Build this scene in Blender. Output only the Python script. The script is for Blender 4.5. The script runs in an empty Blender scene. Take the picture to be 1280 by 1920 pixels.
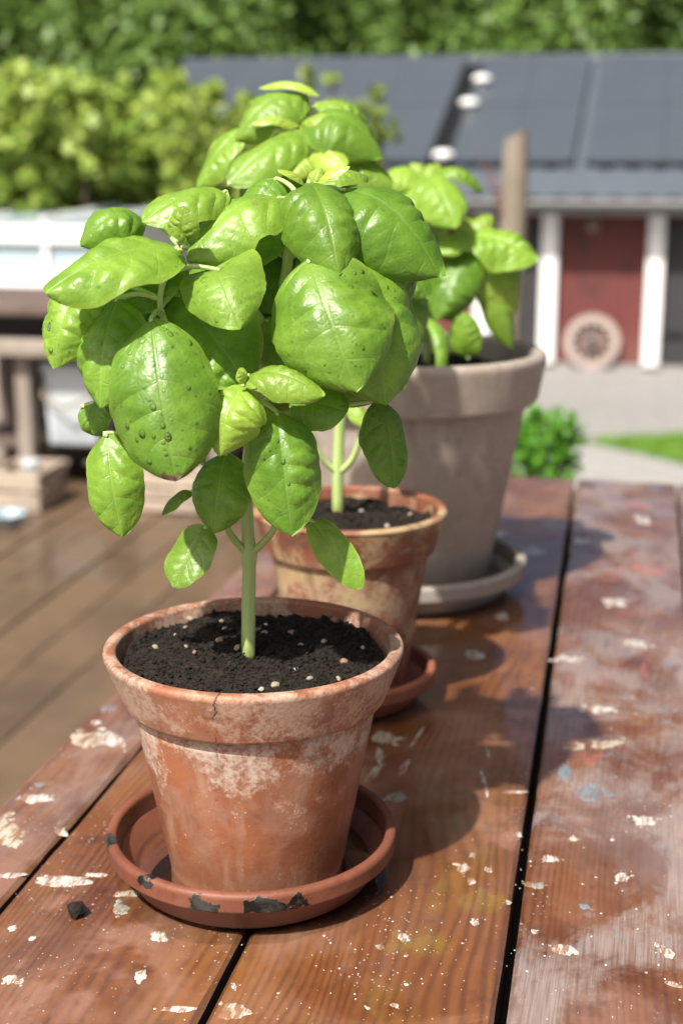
import bpy, bmesh, math, random
import numpy as np
from mathutils import Vector, Matrix, noise as mnoise

S = bpy.context.scene
COL = S.collection
R = math.radians

# ------------------------------------------------------------------ camera, sky, sun, exposure
PITCH, YAW, LENS, CAMZ = R(14.5), R(12.4), 50.0, 0.39
cd = bpy.data.cameras.new('camera'); cam = bpy.data.objects.new('camera', cd); COL.objects.link(cam)
cam.location = (0, 0, CAMZ); cam.rotation_euler = (math.pi/2 - PITCH, 0, YAW)
cd.sensor_fit = 'VERTICAL'; cd.sensor_height = 36; cd.lens = LENS
cd.clip_start = 0.02; cd.clip_end = 600
cd.dof.use_dof = True; cd.dof.focus_distance = 0.685; cd.dof.aperture_fstop = 7.2
S.camera = cam

SUN_EL = R(53); SUN_AZ = R(31)          # sun stands behind the camera, to the left of the view direction
# horizontal direction towards the sun: backwards along the view, turned to the left
_b = Vector((math.sin(YAW), -math.cos(YAW), 0)); _l = Vector((-math.cos(YAW), -math.sin(YAW), 0))
_h = _b*math.cos(SUN_AZ) + _l*math.sin(SUN_AZ)
to_sun = (_h*math.cos(SUN_EL) + Vector((0, 0, math.sin(SUN_EL)))).normalized()
W = bpy.data.worlds.new('World'); S.world = W; W.use_nodes = True
wn = W.node_tree.nodes; bg = wn['Background']
sky = wn.new('ShaderNodeTexSky'); sky.sky_type = 'NISHITA'; sky.sun_disc = False
sky.sun_elevation = SUN_EL; sky.sun_rotation = math.atan2(to_sun.x, to_sun.y)
sky.dust_density = 6.5; sky.air_density = 0.4; sky.ozone_density = 1.0
W.node_tree.links.new(sky.outputs[0], bg.inputs[0]); bg.inputs[1].default_value = 0.078
sl = bpy.data.lights.new('sun', 'SUN'); sl.energy = 5.0; sl.angle = R(1.2); sl.color = (1.0, 0.955, 0.88)
so = bpy.data.objects.new('sun', sl); COL.objects.link(so)
so.rotation_euler = (-to_sun).to_track_quat('-Z', 'Y').to_euler()
S.view_settings.view_transform = 'Standard'; S.view_settings.look = 'None'
S.view_settings.gamma = 1; S.view_settings.use_curve_mapping = False
S.view_settings.exposure = 0.84
S.render.engine = 'CYCLES'; S.cycles.use_denoising = True
S.cycles.max_bounces = 10; S.cycles.transmission_bounces = 8; S.cycles.transparent_max_bounces = 8
S.cycles.sample_clamp_indirect = 6
S.cycles.caustics_refractive = False

# ------------------------------------------------------------------ survey helpers: sight lines of the photograph
FPX = LENS/36*1920
CAM = Vector((0, 0, CAMZ))
_f = Vector((-math.sin(YAW)*math.cos(PITCH), math.cos(YAW)*math.cos(PITCH), -math.sin(PITCH)))
_r = Vector((math.cos(YAW), math.sin(YAW), 0)); _u = _r.cross(_f)
_fh = Vector((-math.sin(YAW), math.cos(YAW), 0))
def ray(px, py): return _f + _r*((px-640)/FPX) + _u*((960-py)/FPX)
def atz(px, py, z): r = ray(px, py); return CAM + r*((z-CAMZ)/r.z)
def aty(px, py, Y): r = ray(px, py); return CAM + r*(Y/r.y)
def atd(px, py, d): r = ray(px, py); return CAM + r*(d/r.dot(_fh))

# ------------------------------------------------------------------ object helpers
def link(o, parent=None):
    COL.objects.link(o)
    if parent is not None: o.parent = parent
    return o
def tag(o, label=None, cat=None, group=None, kind=None):
    if label: o['label'] = label
    if cat: o['category'] = cat
    if group: o['group'] = group
    if kind: o['kind'] = kind
    return o
def empty(name, loc=(0, 0, 0), rz=0, parent=None):
    o = bpy.data.objects.new(name, None); o.location = loc; o.rotation_euler = (0, 0, rz)
    o.empty_display_size = .02
    return link(o, parent)
def mesh_obj(name, V, Fc, mat, parent=None, smooth=True, uv=None, loc=None):
    me = bpy.data.meshes.new(name); me.from_pydata([tuple(v) for v in V], [], [tuple(f) for f in Fc])
    if smooth: me.polygons.foreach_set('use_smooth', [True]*len(me.polygons))
    if uv is not None:
        l = me.uv_layers.new(name='UVMap'); idx = np.empty(len(me.loops), dtype=np.int32)
        me.loops.foreach_get('vertex_index', idx)
        l.data.foreach_set('uv', np.asarray(uv, dtype=np.float32)[idx].ravel())
    me.materials.append(mat); me.update()
    o = bpy.data.objects.new(name, me)
    if loc is not None: o.location = loc
    return link(o, parent)
def mesh_copy(name, src, parent=None, loc=None, rot=None, scale=None):
    o = bpy.data.objects.new(name, src.data); link(o, parent)
    if loc is not None: o.location = loc
    if rot is not None: o.rotation_euler = rot
    if scale is not None: o.scale = scale
    return o

class MB:
    def __init__(s): s.V = []; s.F = []
    def add(s, V, F):
        b = len(s.V); s.V += [tuple(v) for v in V]; s.F += [tuple(i+b for i in f) for f in F]; return s
    def box(s, x0, x1, y0, y1, z0, z1, bev=0.0):
        if bev <= 0:
            V = [(x, y, z) for z in (z0, z1) for (x, y) in ((x0, y0), (x1, y0), (x1, y1), (x0, y1))]
            return s.add(V, [(3, 2, 1, 0), (4, 5, 6, 7), (0, 1, 5, 4), (1, 2, 6, 5), (2, 3, 7, 6), (3, 0, 4, 7)])
        # chamfer on all edges through nested rings
        rings = [(z0, bev), (z0+bev, 0), (z1-bev, 0), (z1, bev)]
        V = []
        for z, i in rings:
            c = bev
            a0, a1, b0, b1 = x0+i, x1-i, y0+i, y1-i
            V += [(a0+c, b0, z), (a1-c, b0, z), (a1, b0+c, z), (a1, b1-c, z), (a1-c, b1, z), (a0+c, b1, z), (a0, b1-c, z), (a0, b0+c, z)]
        F = [tuple(range(7, -1, -1)), tuple(range(24, 32))]
        for k in range(3):
            for i in range(8):
                j = (i+1) % 8
                F.append((k*8+i, k*8+j, k*8+8+j, k*8+8+i))
        return s.add(V, F)
    def lathe(s, prof, n=72, c=(0, 0, 0), close=True, wob=0):
        tp = [prof[0]]
        for (r0_, z0_), (r1_, z1_) in zip(prof[:-1], prof[1:]):
            d_ = math.hypot(r1_-r0_, z1_-z0_)
            if d_ > .004:
                e_ = min(.0006/d_, .2); tp += [(r0_+(r1_-r0_)*e_, z0_+(z1_-z0_)*e_), (r1_+(r0_-r1_)*e_, z1_+(z0_-z1_)*e_)]
            tp.append((r1_, z1_))
        prof = tp
        m = len(prof); V = []; F = []
        for k in range(n):
            a = 2*math.pi*k/n; ca, sa = math.cos(a), math.sin(a)
            for (r, z) in prof:
                rr = r*(1 + wob*math.sin(2*a+.7) + wob*.6*math.sin(3*a+2))
                V.append((c[0]+rr*ca, c[1]+rr*sa, c[2]+z))
        for k in range(n):
            k2 = (k+1) % n
            for i in range(m-1):
                F.append((k*m+i, k2*m+i, k2*m+i+1, k*m+i+1))
        return s.add(V, F)
    def tube(s, pts, rad, n=8, cap=True, lob=0.):
        pts = [Vector(p) for p in pts]; m = len(pts)
        if not hasattr(rad, '__len__'): rad = [rad]*m
        V = []; F = []
        t0 = (pts[1]-pts[0]).normalized()
        ref = Vector((0, 0, 1)) if abs(t0.z) < .9 else Vector((1, 0, 0))
        nrm = t0.cross(ref).normalized()
        for i, p in enumerate(pts):
            t = (pts[min(i+1, m-1)]-pts[max(i-1, 0)]).normalized()
            nrm = (nrm - t*nrm.dot(t)).normalized(); b = t.cross(nrm)
            for k in range(n):
                a = 2*math.pi*k/n
                V.append(p + (nrm*math.cos(a)+b*math.sin(a))*rad[i]*(1+lob*math.cos(4*a)))
        for i in range(m-1):
            for k in range(n):
                k2 = (k+1) % n
                F.append((i*n+k, i*n+k2, (i+1)*n+k2, (i+1)*n+k))
        if cap:
            F.append(tuple(range(n-1, -1, -1))); F.append(tuple((m-1)*n+k for k in range(n)))
        return s.add(V, F)
    def build(s, name, mat, parent=None, smooth=False, loc=None):
        return mesh_obj(name, s.V, s.F, mat, parent, smooth, None, loc)
def autosmooth(o, ang=35):
    me = o.data; bm = bmesh.new(); bm.from_mesh(me)
    for f in bm.faces: f.smooth = True
    for e in bm.edges:
        if len(e.link_faces) == 2 and e.calc_face_angle(0) > R(ang): e.smooth = False
    bm.to_mesh(me); bm.free(); return o

# ------------------------------------------------------------------ material helpers
class NT:
    def __init__(s, name):
        s.m = bpy.data.materials.new(name); s.m.use_nodes = True; s.t = s.m.node_tree
        s.b = s.t.nodes['Principled BSDF']; s.out = s.t.nodes['Material Output']
    def put(s, sock, v):
        if isinstance(v, bpy.types.NodeSocket): s.t.links.new(v, sock)
        elif v is not None:
            if sock.type == 'RGBA' and hasattr(v, '__len__') and len(v) == 3: v = (*v, 1)
            sock.default_value = v
    def n(s, typ, outs=0, props=None, **ins):
        nd = s.t.nodes.new('ShaderNode'+typ)
        for k, v in (props or {}).items(): setattr(nd, k, v)
        for k, v in ins.items():
            s.put(nd.inputs[int(k[1:])] if k[0] == 'i' and k[1:].isdigit() else nd.inputs[k.replace('_', ' ')], v)
        return nd.outputs[outs]
    def set(s, **ins):
        for k, v in ins.items(): s.put(s.b.inputs[k.replace('_', ' ')], v)
    def obj(s): return s.n('TexCoord', 'Object')
    def uv(s): return s.n('TexCoord', 'UV')
    def sep(s, v):
        nd = s.t.nodes.new('ShaderNodeSeparateXYZ'); s.put(nd.inputs[0], v); return nd.outputs
    def comb(s, x=0., y=0., z=0.): return s.n('CombineXYZ', i0=x, i1=y, i2=z)
    def M(s, op, a, b=None, c=None, clamp=False):
        ins = {'i0': a}
        if b is not None: ins['i1'] = b
        if c is not None: ins['i2'] = c
        return s.n('Math', props={'operation': op, 'use_clamp': clamp}, **ins)
    def V(s, op, a, b=None, outs=0):
        ins = {'i0': a}
        if b is not None: ins['i1'] = b
        return s.n('VectorMath', outs, props={'operation': op}, **ins)
    def noise(s, vec, scale, detail=4., rough=.55, dist=0., outs=0):
        return s.n('TexNoise', outs, Vector=vec, Scale=scale, Detail=detail, Roughness=rough, Distortion=dist)
    def step(s, v, lo, hi, a=0., b=1.):
        return s.n('MapRange', props={'interpolation_type': 'SMOOTHSTEP'}, i0=v, i1=lo, i2=hi, i3=a, i4=b)
    def mix(s, f, a, b, mode='MIX'):
        nd = s.t.nodes.new('ShaderNodeMix'); nd.data_type = 'RGBA'; nd.blend_type = mode; nd.clamp_factor = True
        s.put(nd.inputs[0], f); s.put(nd.inputs[6], a); s.put(nd.inputs[7], b); return nd.outputs[2]
    def bump(s, h, strength=.3, dist=.001, normal=None):
        ins = dict(Strength=strength, Distance=dist, Height=h)
        if normal is not None: ins['Normal'] = normal
        return s.n('Bump', **ins)
    def prop(s, name, outs='Fac'): return s.n('Attribute', outs, props={'attribute_type': 'OBJECT', 'attribute_name': name})
    def rnd(s): return s.n('ObjectInfo', 'Random')

def mat_plain(name, col, rough=.6, var=.25, scale=8., bump=.0, metal=0., spec=.5):
    t = NT(name); v = t.obj()
    f = t.noise(v, scale, 5)
    c = t.mix(f, tuple(x*(1-var) for x in col), tuple(min(1, x*(1+var)) for x in col))
    t.set(Base_Color=c, Roughness=rough, Metallic=metal, Specular_IOR_Level=spec)
    if bump: t.set(Normal=t.bump(t.noise(v, scale*6, 5), bump, .003))
    return t.m

# ------------------------------------------------------------------ materials
def mat_table():
    t = NT('oiled_table_wood'); p = t.obj(); rn = t.rnd(); paint = t.prop('paint')
    off = t.comb(t.M('MULTIPLY', rn, 7.3), t.M('MULTIPLY', rn, 3.1), rn)
    q = t.V('ADD', p, off); x, y, z = t.sep(q)
    warp = t.noise(t.comb(t.M('MULTIPLY', x, 9.), t.M('MULTIPLY', y, 1.6), t.M('MULTIPLY', rn, 5.)), 1., 2, .4)
    warp2 = t.noise(t.comb(t.M('MULTIPLY', x, 60.), t.M('MULTIPLY', y, 7.), 0.), 1., 3, .5)
    u = t.M('ADD', t.M('MULTIPLY_ADD', warp, .12, x), t.M('MULTIPLY', warp2, .011))
    ring = t.M('MULTIPLY_ADD', t.M('SINE', t.M('MULTIPLY', u, 2*math.pi/.0052)), .5, .5)
    ring = t.M('MULTIPLY', t.M('POWER', ring, 1.6), t.step(t.noise(t.comb(t.M('MULTIPLY', x, 30.), t.M('MULTIPLY', y, 5.), 2.), 1., 3, .6), .30, .62, .25, 1.))
    fib = t.noise(t.comb(t.M('MULTIPLY', x, 900.), t.M('MULTIPLY', y, 22.), 0.), 1., 4, .6)
    g = t.M('ADD', t.M('MULTIPLY', ring, .62), t.M('MULTIPLY', fib, .38), clamp=True)
    big = t.noise(q, 9., 4, .55)
    c1 = t.mix(big, (.138, .050, .011), (.240, .098, .025))
    c2 = t.mix(big, (.052, .015, .005), (.105, .035, .010))
    col = t.mix(g, c1, c2)
    # pinkish film away from the pools: sky haze put into the colour
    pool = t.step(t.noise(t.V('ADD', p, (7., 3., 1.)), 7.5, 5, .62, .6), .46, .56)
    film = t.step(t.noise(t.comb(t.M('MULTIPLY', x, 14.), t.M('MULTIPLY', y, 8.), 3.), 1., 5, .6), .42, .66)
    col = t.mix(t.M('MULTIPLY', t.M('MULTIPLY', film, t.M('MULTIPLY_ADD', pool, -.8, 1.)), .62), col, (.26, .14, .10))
    stain = t.step(t.noise(t.comb(t.M('MULTIPLY', x, 16.), t.M('MULTIPLY', y, 6.), 9.), 1., 5, .62, .5), .50, .66)
    col = t.mix(t.M('MULTIPLY', stain, .55), col, (.085, .026, .010))
    dirt = t.step(t.noise(q, 38., 5, .65), .56, .72)
    col = t.mix(t.M('MULTIPLY', dirt, .55), col, (.05, .022, .012))
    col = t.mix(t.M('MULTIPLY', pool, .45), col, t.mix(1., col, (.62, .42, .26, 1), 'MULTIPLY'))
    # worn old paint on some boards; pale coats also carry painted-in sky glare
    pq = t.comb(t.M('MULTIPLY', x, 1.), t.M('MULTIPLY', y, .55), 0.)
    n1 = t.noise(pq, 17., 6, .68, .4); n2 = t.noise(t.V('ADD', pq, (4., 9., 1.)), 26., 6, .7, .5); n3 = t.noise(t.V('ADD', pq, (1., 2., 7.)), 21., 5, .65, .5)
    worn = t.step(fib, .33, .62)
    pm = t.M('MULTIPLY', t.M('MULTIPLY', t.step(n1, .45, .60), paint), t.M('MULTIPLY_ADD', worn, .6, .35), clamp=True)
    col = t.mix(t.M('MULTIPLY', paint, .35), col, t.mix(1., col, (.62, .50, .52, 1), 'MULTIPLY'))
    glare_veil = t.M('MULTIPLY', t.step(t.noise(t.V('ADD', pq, (3., 5., 2.)), 9., 5, .6, .4), .40, .66), paint)  # broad grey-pink veil: sky glare on these boards painted into the colour
    col = t.mix(t.M('MULTIPLY', glare_veil, .34), col, (.27, .225, .215))
    col = t.mix(t.M('MULTIPLY', pm, .55), col, (.34, .305, .285))
    pm2 = t.M('MULTIPLY', t.M('MULTIPLY', t.step(n2, .58, .66), paint), t.M('MULTIPLY_ADD', worn, .5, .4), clamp=True)
    col = t.mix(t.M('MULTIPLY', pm2, .7), col, (.16, .19, .22))
    pm3 = t.M('MULTIPLY', t.M('MULTIPLY', t.step(n3, .60, .70), paint), .55)
    col = t.mix(pm3, col, (.36, .10, .075))
    # fine pale paint speckle
    vor = t.n('TexVoronoi', 'Distance', Vector=q, Scale=260.)
    keep = t.step(t.noise(q, 21., 3), .5, .66)
    sp = t.M('MULTIPLY', t.step(vor, .10, .17, 1., 0.), keep)
    col = t.mix(t.M('MULTIPLY', sp, .55), col, (.62, .55, .47))
    wet = t.M('MAXIMUM', pool, t.step(t.noise(t.V('ADD', p, (2., 5., 0.)), 11., 4, .6, .3), .42, .60))
    rgh = t.M('MULTIPLY_ADD', wet, -.25, .55)
    h = t.M('ADD', t.M('MULTIPLY', g, -.6), t.M('MULTIPLY', fib, -.3))
    nb = t.bump(h, .35, .0006)
    film_h = t.M('ADD', t.noise(q, 55., 3, .5), t.M('MULTIPLY', t.noise(t.comb(t.M('MULTIPLY', x, 1.4), t.M('MULTIPLY', y, .4), 0.), 230., 3, .5), .35))
    nc = t.bump(film_h, .05, .0010)
    t.set(Base_Color=col, Roughness=rgh, Specular_IOR_Level=.3, Normal=nb, Coat_Weight=t.M('MULTIPLY_ADD', wet, .15, .85),
          Coat_Roughness=t.M('MULTIPLY_ADD', wet, -.12, .145), Coat_IOR=1.6, Coat_Normal=nc)
    return t.m

def mat_paint(name, col):
    t = NT(name); p = t.obj()
    px_, py_, _ = t.sep(p); gq = t.comb(px_, t.M('MULTIPLY', py_, .22), 0.); f = t.noise(gq, 190., 5, .65); w = t.noise(gq, 900., 3)
    c = t.mix(t.step(f, .5, .72), col, tuple(v*.62 for v in col))
    c = t.mix(t.step(w, .56, .66), c, (.2, .09, .045)); c = t.mix(t.M('MULTIPLY', t.step(t.noise(gq, 210., 5, .7), .46, .58), .85), c, (.19, .075, .028))
    t.set(Base_Color=c, Roughness=.5, Normal=t.bump(f, .3, .0004), Coat_Weight=.85, Coat_Roughness=.1, Coat_IOR=1.5)
    return t.m

def mat_terracotta(name, base, dark, white, eff=1.0, band=(.085, .11), crack=None, tar=None, mould=0., damp=.03, seed=0.):
    """weathered fired clay: lime bloom in a height band, damp foot, speckle, optional crack and tar daubs"""
    t = NT(name); p = t.obj(); q = t.V('ADD', p, (seed, seed*1.7, seed*.3)); x, y, z = t.sep(p)
    big = t.noise(q, 22., 5, .6, .3); mid = t.noise(q, 70., 6, .65, .2); fine = t.noise(q, 420., 4, .6)
    col = t.mix(t.step(big, .3, .7), base, dark)
    col = t.mix(t.M('MULTIPLY', t.step(mid, .48, .7), .35), col, tuple(min(1., v*1.35) for v in base))
    lo, hi = band
    bandm = t.M('MULTIPLY', t.step(z, lo-.028, hi-.004), t.step(z, hi+.001, hi+.030, 1., .35))
    wm = t.M('MULTIPLY_ADD', bandm, .18, t.M('ADD', t.M('MULTIPLY', big, .38), t.M('ADD', t.M('MULTIPLY', mid, .42), t.M('MULTIPLY', fine, .22))))
    bloom = t.M('MULTIPLY', t.step(wm, .61, .74), t.M('MULTIPLY_ADD', fine, .9, .25), clamp=True)
    col = t.mix(t.M('MULTIPLY', bloom, .85*eff), col, white)
    haze = t.M('MULTIPLY', t.step(t.noise(t.V('ADD', q, (5., 1., 2.)), 30., 5, .6, .4), .45, .6), .22*eff)
    col = t.mix(haze, col, tuple(a*.5+b*.5 for a, b in zip(base, white)))
    # scattered lime flecks
    vor = t.n('TexVoronoi', 'Distance', Vector=q, Scale=330.)
    fl = t.M('MULTIPLY', t.step(vor, .10, .22, 1., 0.), t.step(mid, .50, .62))
    col = t.mix(t.M('MULTIPLY', fl, .6*eff), col, white)
    if mould:
        mm = t.step(t.noise(t.V('ADD', q, (3., 3., 3.)), 26., 6, .65, .5), .50, .60)
        col = t.mix(t.M('MULTIPLY', mm, mould), col, (.37, .28, .15))
        dk = t.step(t.noise(t.V('ADD', q, (8., 1., 3.)), 34., 5, .65, .4), .54, .64)
        col = t.mix(t.M('MULTIPLY', dk, mould*.8), col, (.10, .05, .03))
    # damp foot, grimy
    wd = t.M('ADD', z, t.M('MULTIPLY', mid, -.022))
    foot = t.step(wd, -.012, damp, 1., 0.)
    col = t.mix(t.M('MULTIPLY', foot, .55), col, tuple(v*.42 for v in base))
    drip = t.noise(t.comb(t.M('MULTIPLY', x, 70.), t.M('MULTIPLY', y, 70.), t.M('MULTIPLY', z, 9.)), 1., 4, .6)
    col = t.mix(t.M('MULTIPLY', t.step(drip, .55, .72), .38*eff), col, tuple(a*.6+b*.4 for a, b in zip(base, white)))
    col = t.mix(t.M('MULTIPLY', t.step(drip, .44, .30), .40), col, tuple(v*.5 for v in base))
    rgh = t.M('MULTIPLY_ADD', bloom, .25, .55)
    grime = t.step(t.noise(q, 120., 5, .7), .60, .72)
    col = t.mix(t.M('MULTIPLY', grime, .35), col, tuple(v*.35 for v in base))
    h = t.M('ADD', t.M('MULTIPLY', mid, .5), t.M('MULTIPLY', fine, .4))
    if crack is not None:
        wv = t.M('SUBTRACT', t.noise(t.comb(0., 0., z), 60., 5, .7), .5)
        dx = t.M('ABSOLUTE', t.M('SUBTRACT', t.M('ADD', x, t.M('MULTIPLY', wv, .018)), t.M('MULTIPLY_ADD', z, .10, crack)))
        cm = t.M('MULTIPLY', t.step(dx, .0001, .0006, 1., 0.), t.M('LESS_THAN', y, 0.)); cm = t.M('MULTIPLY', cm, t.M('MAXIMUM', t.step(z, hi-.004, hi), t.M('MULTIPLY', t.step(t.noise(t.comb(0., 0., z), 260., 2), .45, .6), t.step(z, .03, hi, 0., .6))))
        col = t.mix(t.M('MULTIPLY', cm, .9), col, (.045, .02, .012))
        h = t.M('SUBTRACT', h, t.M('MULTIPLY', cm, 1.2))
    if tar:
        tot = None
        wob = t.V('SCALE', t.V('SUBTRACT', t.noise(q, 130., 4, .6, outs=1), (.5, .5, .5))); wob.node.inputs[3].default_value = .016
        pw = t.V('ADD', p, wob)
        for (cx, cy, cz, rr) in tar:
            dd = t.V('LENGTH', t.V('MULTIPLY', t.V('SUBTRACT', pw, (cx, cy, cz)), (1., 1., 1.25)), outs=1)
            m = t.step(dd, rr*.82, rr, 1., 0.)
            tot = m if tot is None else t.M('MAXIMUM', tot, m)
        tc = t.mix(t.step(mid, .45, .62), (.004, .0045, .004), (.035, .037, .033))
        col = t.mix(tot, col, tc); rgh = t.M('MULTIPLY_ADD', tot, -.25, rgh); h = t.M('ADD', h, t.M('MULTIPLY', tot, .9))
    t.set(Base_Color=col, Roughness=rgh, Specular_IOR_Level=.35, Normal=t.bump(h, .35, .0012))
    return t.m

NV = 4.8
def mat_leaf(name, shade, light, young):
    t = NT(name); uv = t.uv(); u, v, _ = t.sep(uv); p = t.obj(); tint = t.prop('tint'); rn = t.rnd()
    s = t.M('ABSOLUTE', t.M('MULTIPLY_ADD', v, 2., -1.))
    ph, _a, _b = t.sep(t.n('UVMap', props={'uv_map': 'vein'}))
    side = t.M('PINGPONG', ph, .5)
    vein = t.M('MULTIPLY', t.step(side, .0, .055, 1., 0.), t.step(s, .72, .95, 1., 0.))
    mid = t.step(s, .010, .045, 1., 0.)
    vm = t.M('MAXIMUM', t.M('MULTIPLY', vein, .6), t.M('MULTIPLY', mid, .9))
    q = t.V('ADD', p, t.comb(t.M('MULTIPLY', rn, 3.), rn, 0.))
    nz = t.noise(q, 55., 5, .6); fine = t.noise(q, 700., 3, .6)
    col = t.mix(t.step(nz, .32, .68), shade, light)
    col = t.mix(t.M('MULTIPLY', t.step(fine, .45, .65), .22), col, tuple(c*.7 for c in shade))
    col = t.mix(tint, col, young)
    col = t.mix(t.M('MULTIPLY', vm, .20), col, (.38, .50, .14))
    col = t.mix(t.step(s, .80, 1., 0., .30), col, young)
    col = t.mix(t.M('MULTIPLY', rn, .5), col, tuple(c*.5 for c in shade))
    # a browned, bitten tip where the leaf carries one
    bt = t.prop('burn')
    bz = t.M('ADD', u, t.M('MULTIPLY', t.M('SUBTRACT', t.noise(q, 190., 3), .5), .16))
    col = t.mix(t.M('MULTIPLY', t.step(bz, .955, .985), bt), col, (.09, .045, .03))
    spot = t.M('MULTIPLY', t.step(t.noise(t.V('ADD', q, (2., 2., 2.)), 130., 2, .4), .745, .775), .6)
    col = t.mix(spot, col, (.18, .15, .05))
    vor = t.n('TexVoronoi', 'Distance', props={'feature': 'DISTANCE_TO_EDGE'}, Vector=q, Scale=330.)
    h = t.M('ADD', t.M('MULTIPLY', t.step(vor, 0., .3), .20), t.M('ADD', t.M('MULTIPLY', vm, -.55), t.M('MULTIPLY', fine, .12)))
    nb = t.bump(h, .42, .0008)
    t.set(Base_Color=col, Roughness=t.M('MULTIPLY_ADD', nz, .25, .27), Specular_IOR_Level=.5, Normal=nb)
    tr = t.n('BsdfTranslucent', Color=t.mix(.5, t.mix(1., col, (1.25, 1.35, .75), 'MULTIPLY'), col), Normal=nb)
    mx = t.n('MixShader', i0=.34, i1=t.b.outputs[0], i2=tr); t.t.links.new(mx, t.out.inputs[0])
    return t.m

def mat_stem():
    t = NT('basil_stem'); p = t.obj(); x, y, z = t.sep(p)
    f = t.noise(t.comb(t.M('MULTIPLY', x, 900.), t.M('MULTIPLY', y, 900.), t.M('MULTIPLY', z, 30.)), 1., 3)
    c = t.mix(f, (.26, .38, .10), (.44, .53, .22))
    c = t.mix(t.step(z, .002, .016, 1., 0.), c, (.15, .17, .045))
    t.set(Base_Color=c, Roughness=.42, Subsurface_Weight=.15, Subsurface_Radius=(.004, .006, .002), Normal=t.bump(f, .3, .0005))
    return t.m

def mat_soil():
    t = NT('potting_soil'); p = t.obj()
    f = t.noise(p, 320., 6, .7); g = t.noise(p, 1400., 4, .6)
    c = t.mix(t.step(f, .35, .7), (.005, .004, .003), (.030, .021, .014))
    c = t.mix(t.M('MULTIPLY', t.step(g, .62, .74), .6), c, (.085, .06, .04))
    t.set(Base_Color=c, Roughness=.9, Specular_IOR_Level=.25, Normal=t.bump(t.M('ADD', f, t.M('MULTIPLY', g, .5)), .9, .0022))
    return t.m

def mat_foliage(name, a, b, c):
    t = NT(name); geo = t.n('NewGeometry', 'Random Per Island'); rn = t.rnd()
    p = t.obj(); nz = t.noise(p, .9, 3)
    col = t.mix(geo, a, b); col = t.mix(t.M('MULTIPLY', t.step(nz, .35, .7), .6), col, c)
    col = t.mix(t.M('MULTIPLY', rn, .35), col, tuple(v*.6 for v in a))
    t.set(Base_Color=col, Roughness=.5, Specular_IOR_Level=.4)
    tr = t.n('BsdfTranslucent', Color=col)
    mx = t.n('MixShader', i0=.3, i1=t.b.outputs[0], i2=tr); t.t.links.new(mx, t.out.inputs[0])
    return t.m

def mat_board(name, light, dark, rough=.65, wet=0., sx=60., sy=3., along='y'):
    t = NT(name); p = t.obj(); rn = t.rnd(); x, y, z = t.sep(p)
    ax = {'y': (x, y, z), 'x': (y, x, z), 'z': (x, z, y)}[along]
    q = t.comb(t.M('MULTIPLY', ax[0], sx), t.M('ADD', t.M('MULTIPLY', ax[1], sy), t.M('MULTIPLY', rn, 30.)), t.M('MULTIPLY', ax[2], sx))
    g = t.noise(q, 1., 5, .6); b = t.noise(t.V('ADD', p, t.comb(t.M('MULTIPLY', rn, 9.), 0., 0.)), 3.2, 4, .6)
    c = t.mix(g, light, dark); c = t.mix(t.M('MULTIPLY', t.step(b, .4, .68), .6), c, tuple(v*.45 for v in dark))
    c = t.mix(t.M('MULTIPLY', rn, .3), c, tuple(v*.8 for v in light))
    t.set(Base_Color=c, Roughness=rough, Normal=t.bump(g, .3, .002))
    if wet: t.set(Coat_Weight=t.M('MULTIPLY', t.step(b, .35, .6), wet), Coat_Roughness=.12, Coat_IOR=1.33)
    return t.m

def mat_gravel():
    t = NT('gravel_yard'); p = t.obj()
    v = t.n('TexVoronoi', 'Color', Vector=p, Scale=38.); vx, _, _ = t.sep(v)
    b = t.noise(p, .8, 5, .6)
    c = t.mix(vx, (.15, .145, .138), (.27, .26, .25)); c = t.mix(t.M('MULTIPLY', t.step(b, .4, .7), .4), c, (.19, .18, .16))
    d = t.n('TexVoronoi', 'Distance', Vector=p, Scale=38.)
    t.set(Base_Color=c, Roughness=.85, Normal=t.bump(d, .5, .01)); return t.m

def mat_drop():
    return clear_water('water_drop', .03)
def clear_water(name, refr, normal=None):
    t = NT(name)
    tr = t.n('BsdfTransparent', Color=(.97, .985, .97, 1)); rf = t.n('BsdfRefraction', Color=(1, 1, 1, 1), Roughness=0., IOR=1.33)
    gl = t.n('BsdfGlossy', Color=(1, 1, 1, 1), Roughness=.015)
    b = t.n('MixShader', i0=refr, i1=tr, i2=rf); fr = t.n('Fresnel', IOR=1.33)
    t.t.links.new(t.n('MixShader', i0=fr, i1=b, i2=gl), t.out.inputs[0]); return t.m
def mat_water():
    return clear_water('standing_water', .2)
def mat_solar():
    t = NT('solar_glass'); p = t.obj(); f = t.noise(p, 1.3, 4)
    t.set(Base_Color=t.mix(f, (.052, .063, .074), (.068, .080, .092)), Roughness=.32, Specular_IOR_Level=.6, Coat_Weight=.6, Coat_Roughness=.2); return t.m
def mat_redwall(along='z'):
    t = NT('red_barn_paint'); p = t.obj(); x, y, z = t.sep(p)
    g = t.noise(t.comb(t.M('MULTIPLY', x, 14.), 0., t.M('MULTIPLY', z, .8)), 1., 5, .6)
    st = t.noise(t.comb(t.M('MULTIPLY', x, 2.3), 1., t.M('MULTIPLY', z, 1.1)), 1., 4, .6)
    c = t.mix(g, (.135, .030, .025), (.095, .020, .018)); c = t.mix(t.M('MULTIPLY', t.step(st, .52, .70), .75), c, (.04, .018, .017))
    c = t.mix(t.step(z, -2.55, -1.9, .35, 0.), c, (.22, .10, .085))
    t.set(Base_Color=c, Roughness=.7); return t.m

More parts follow.
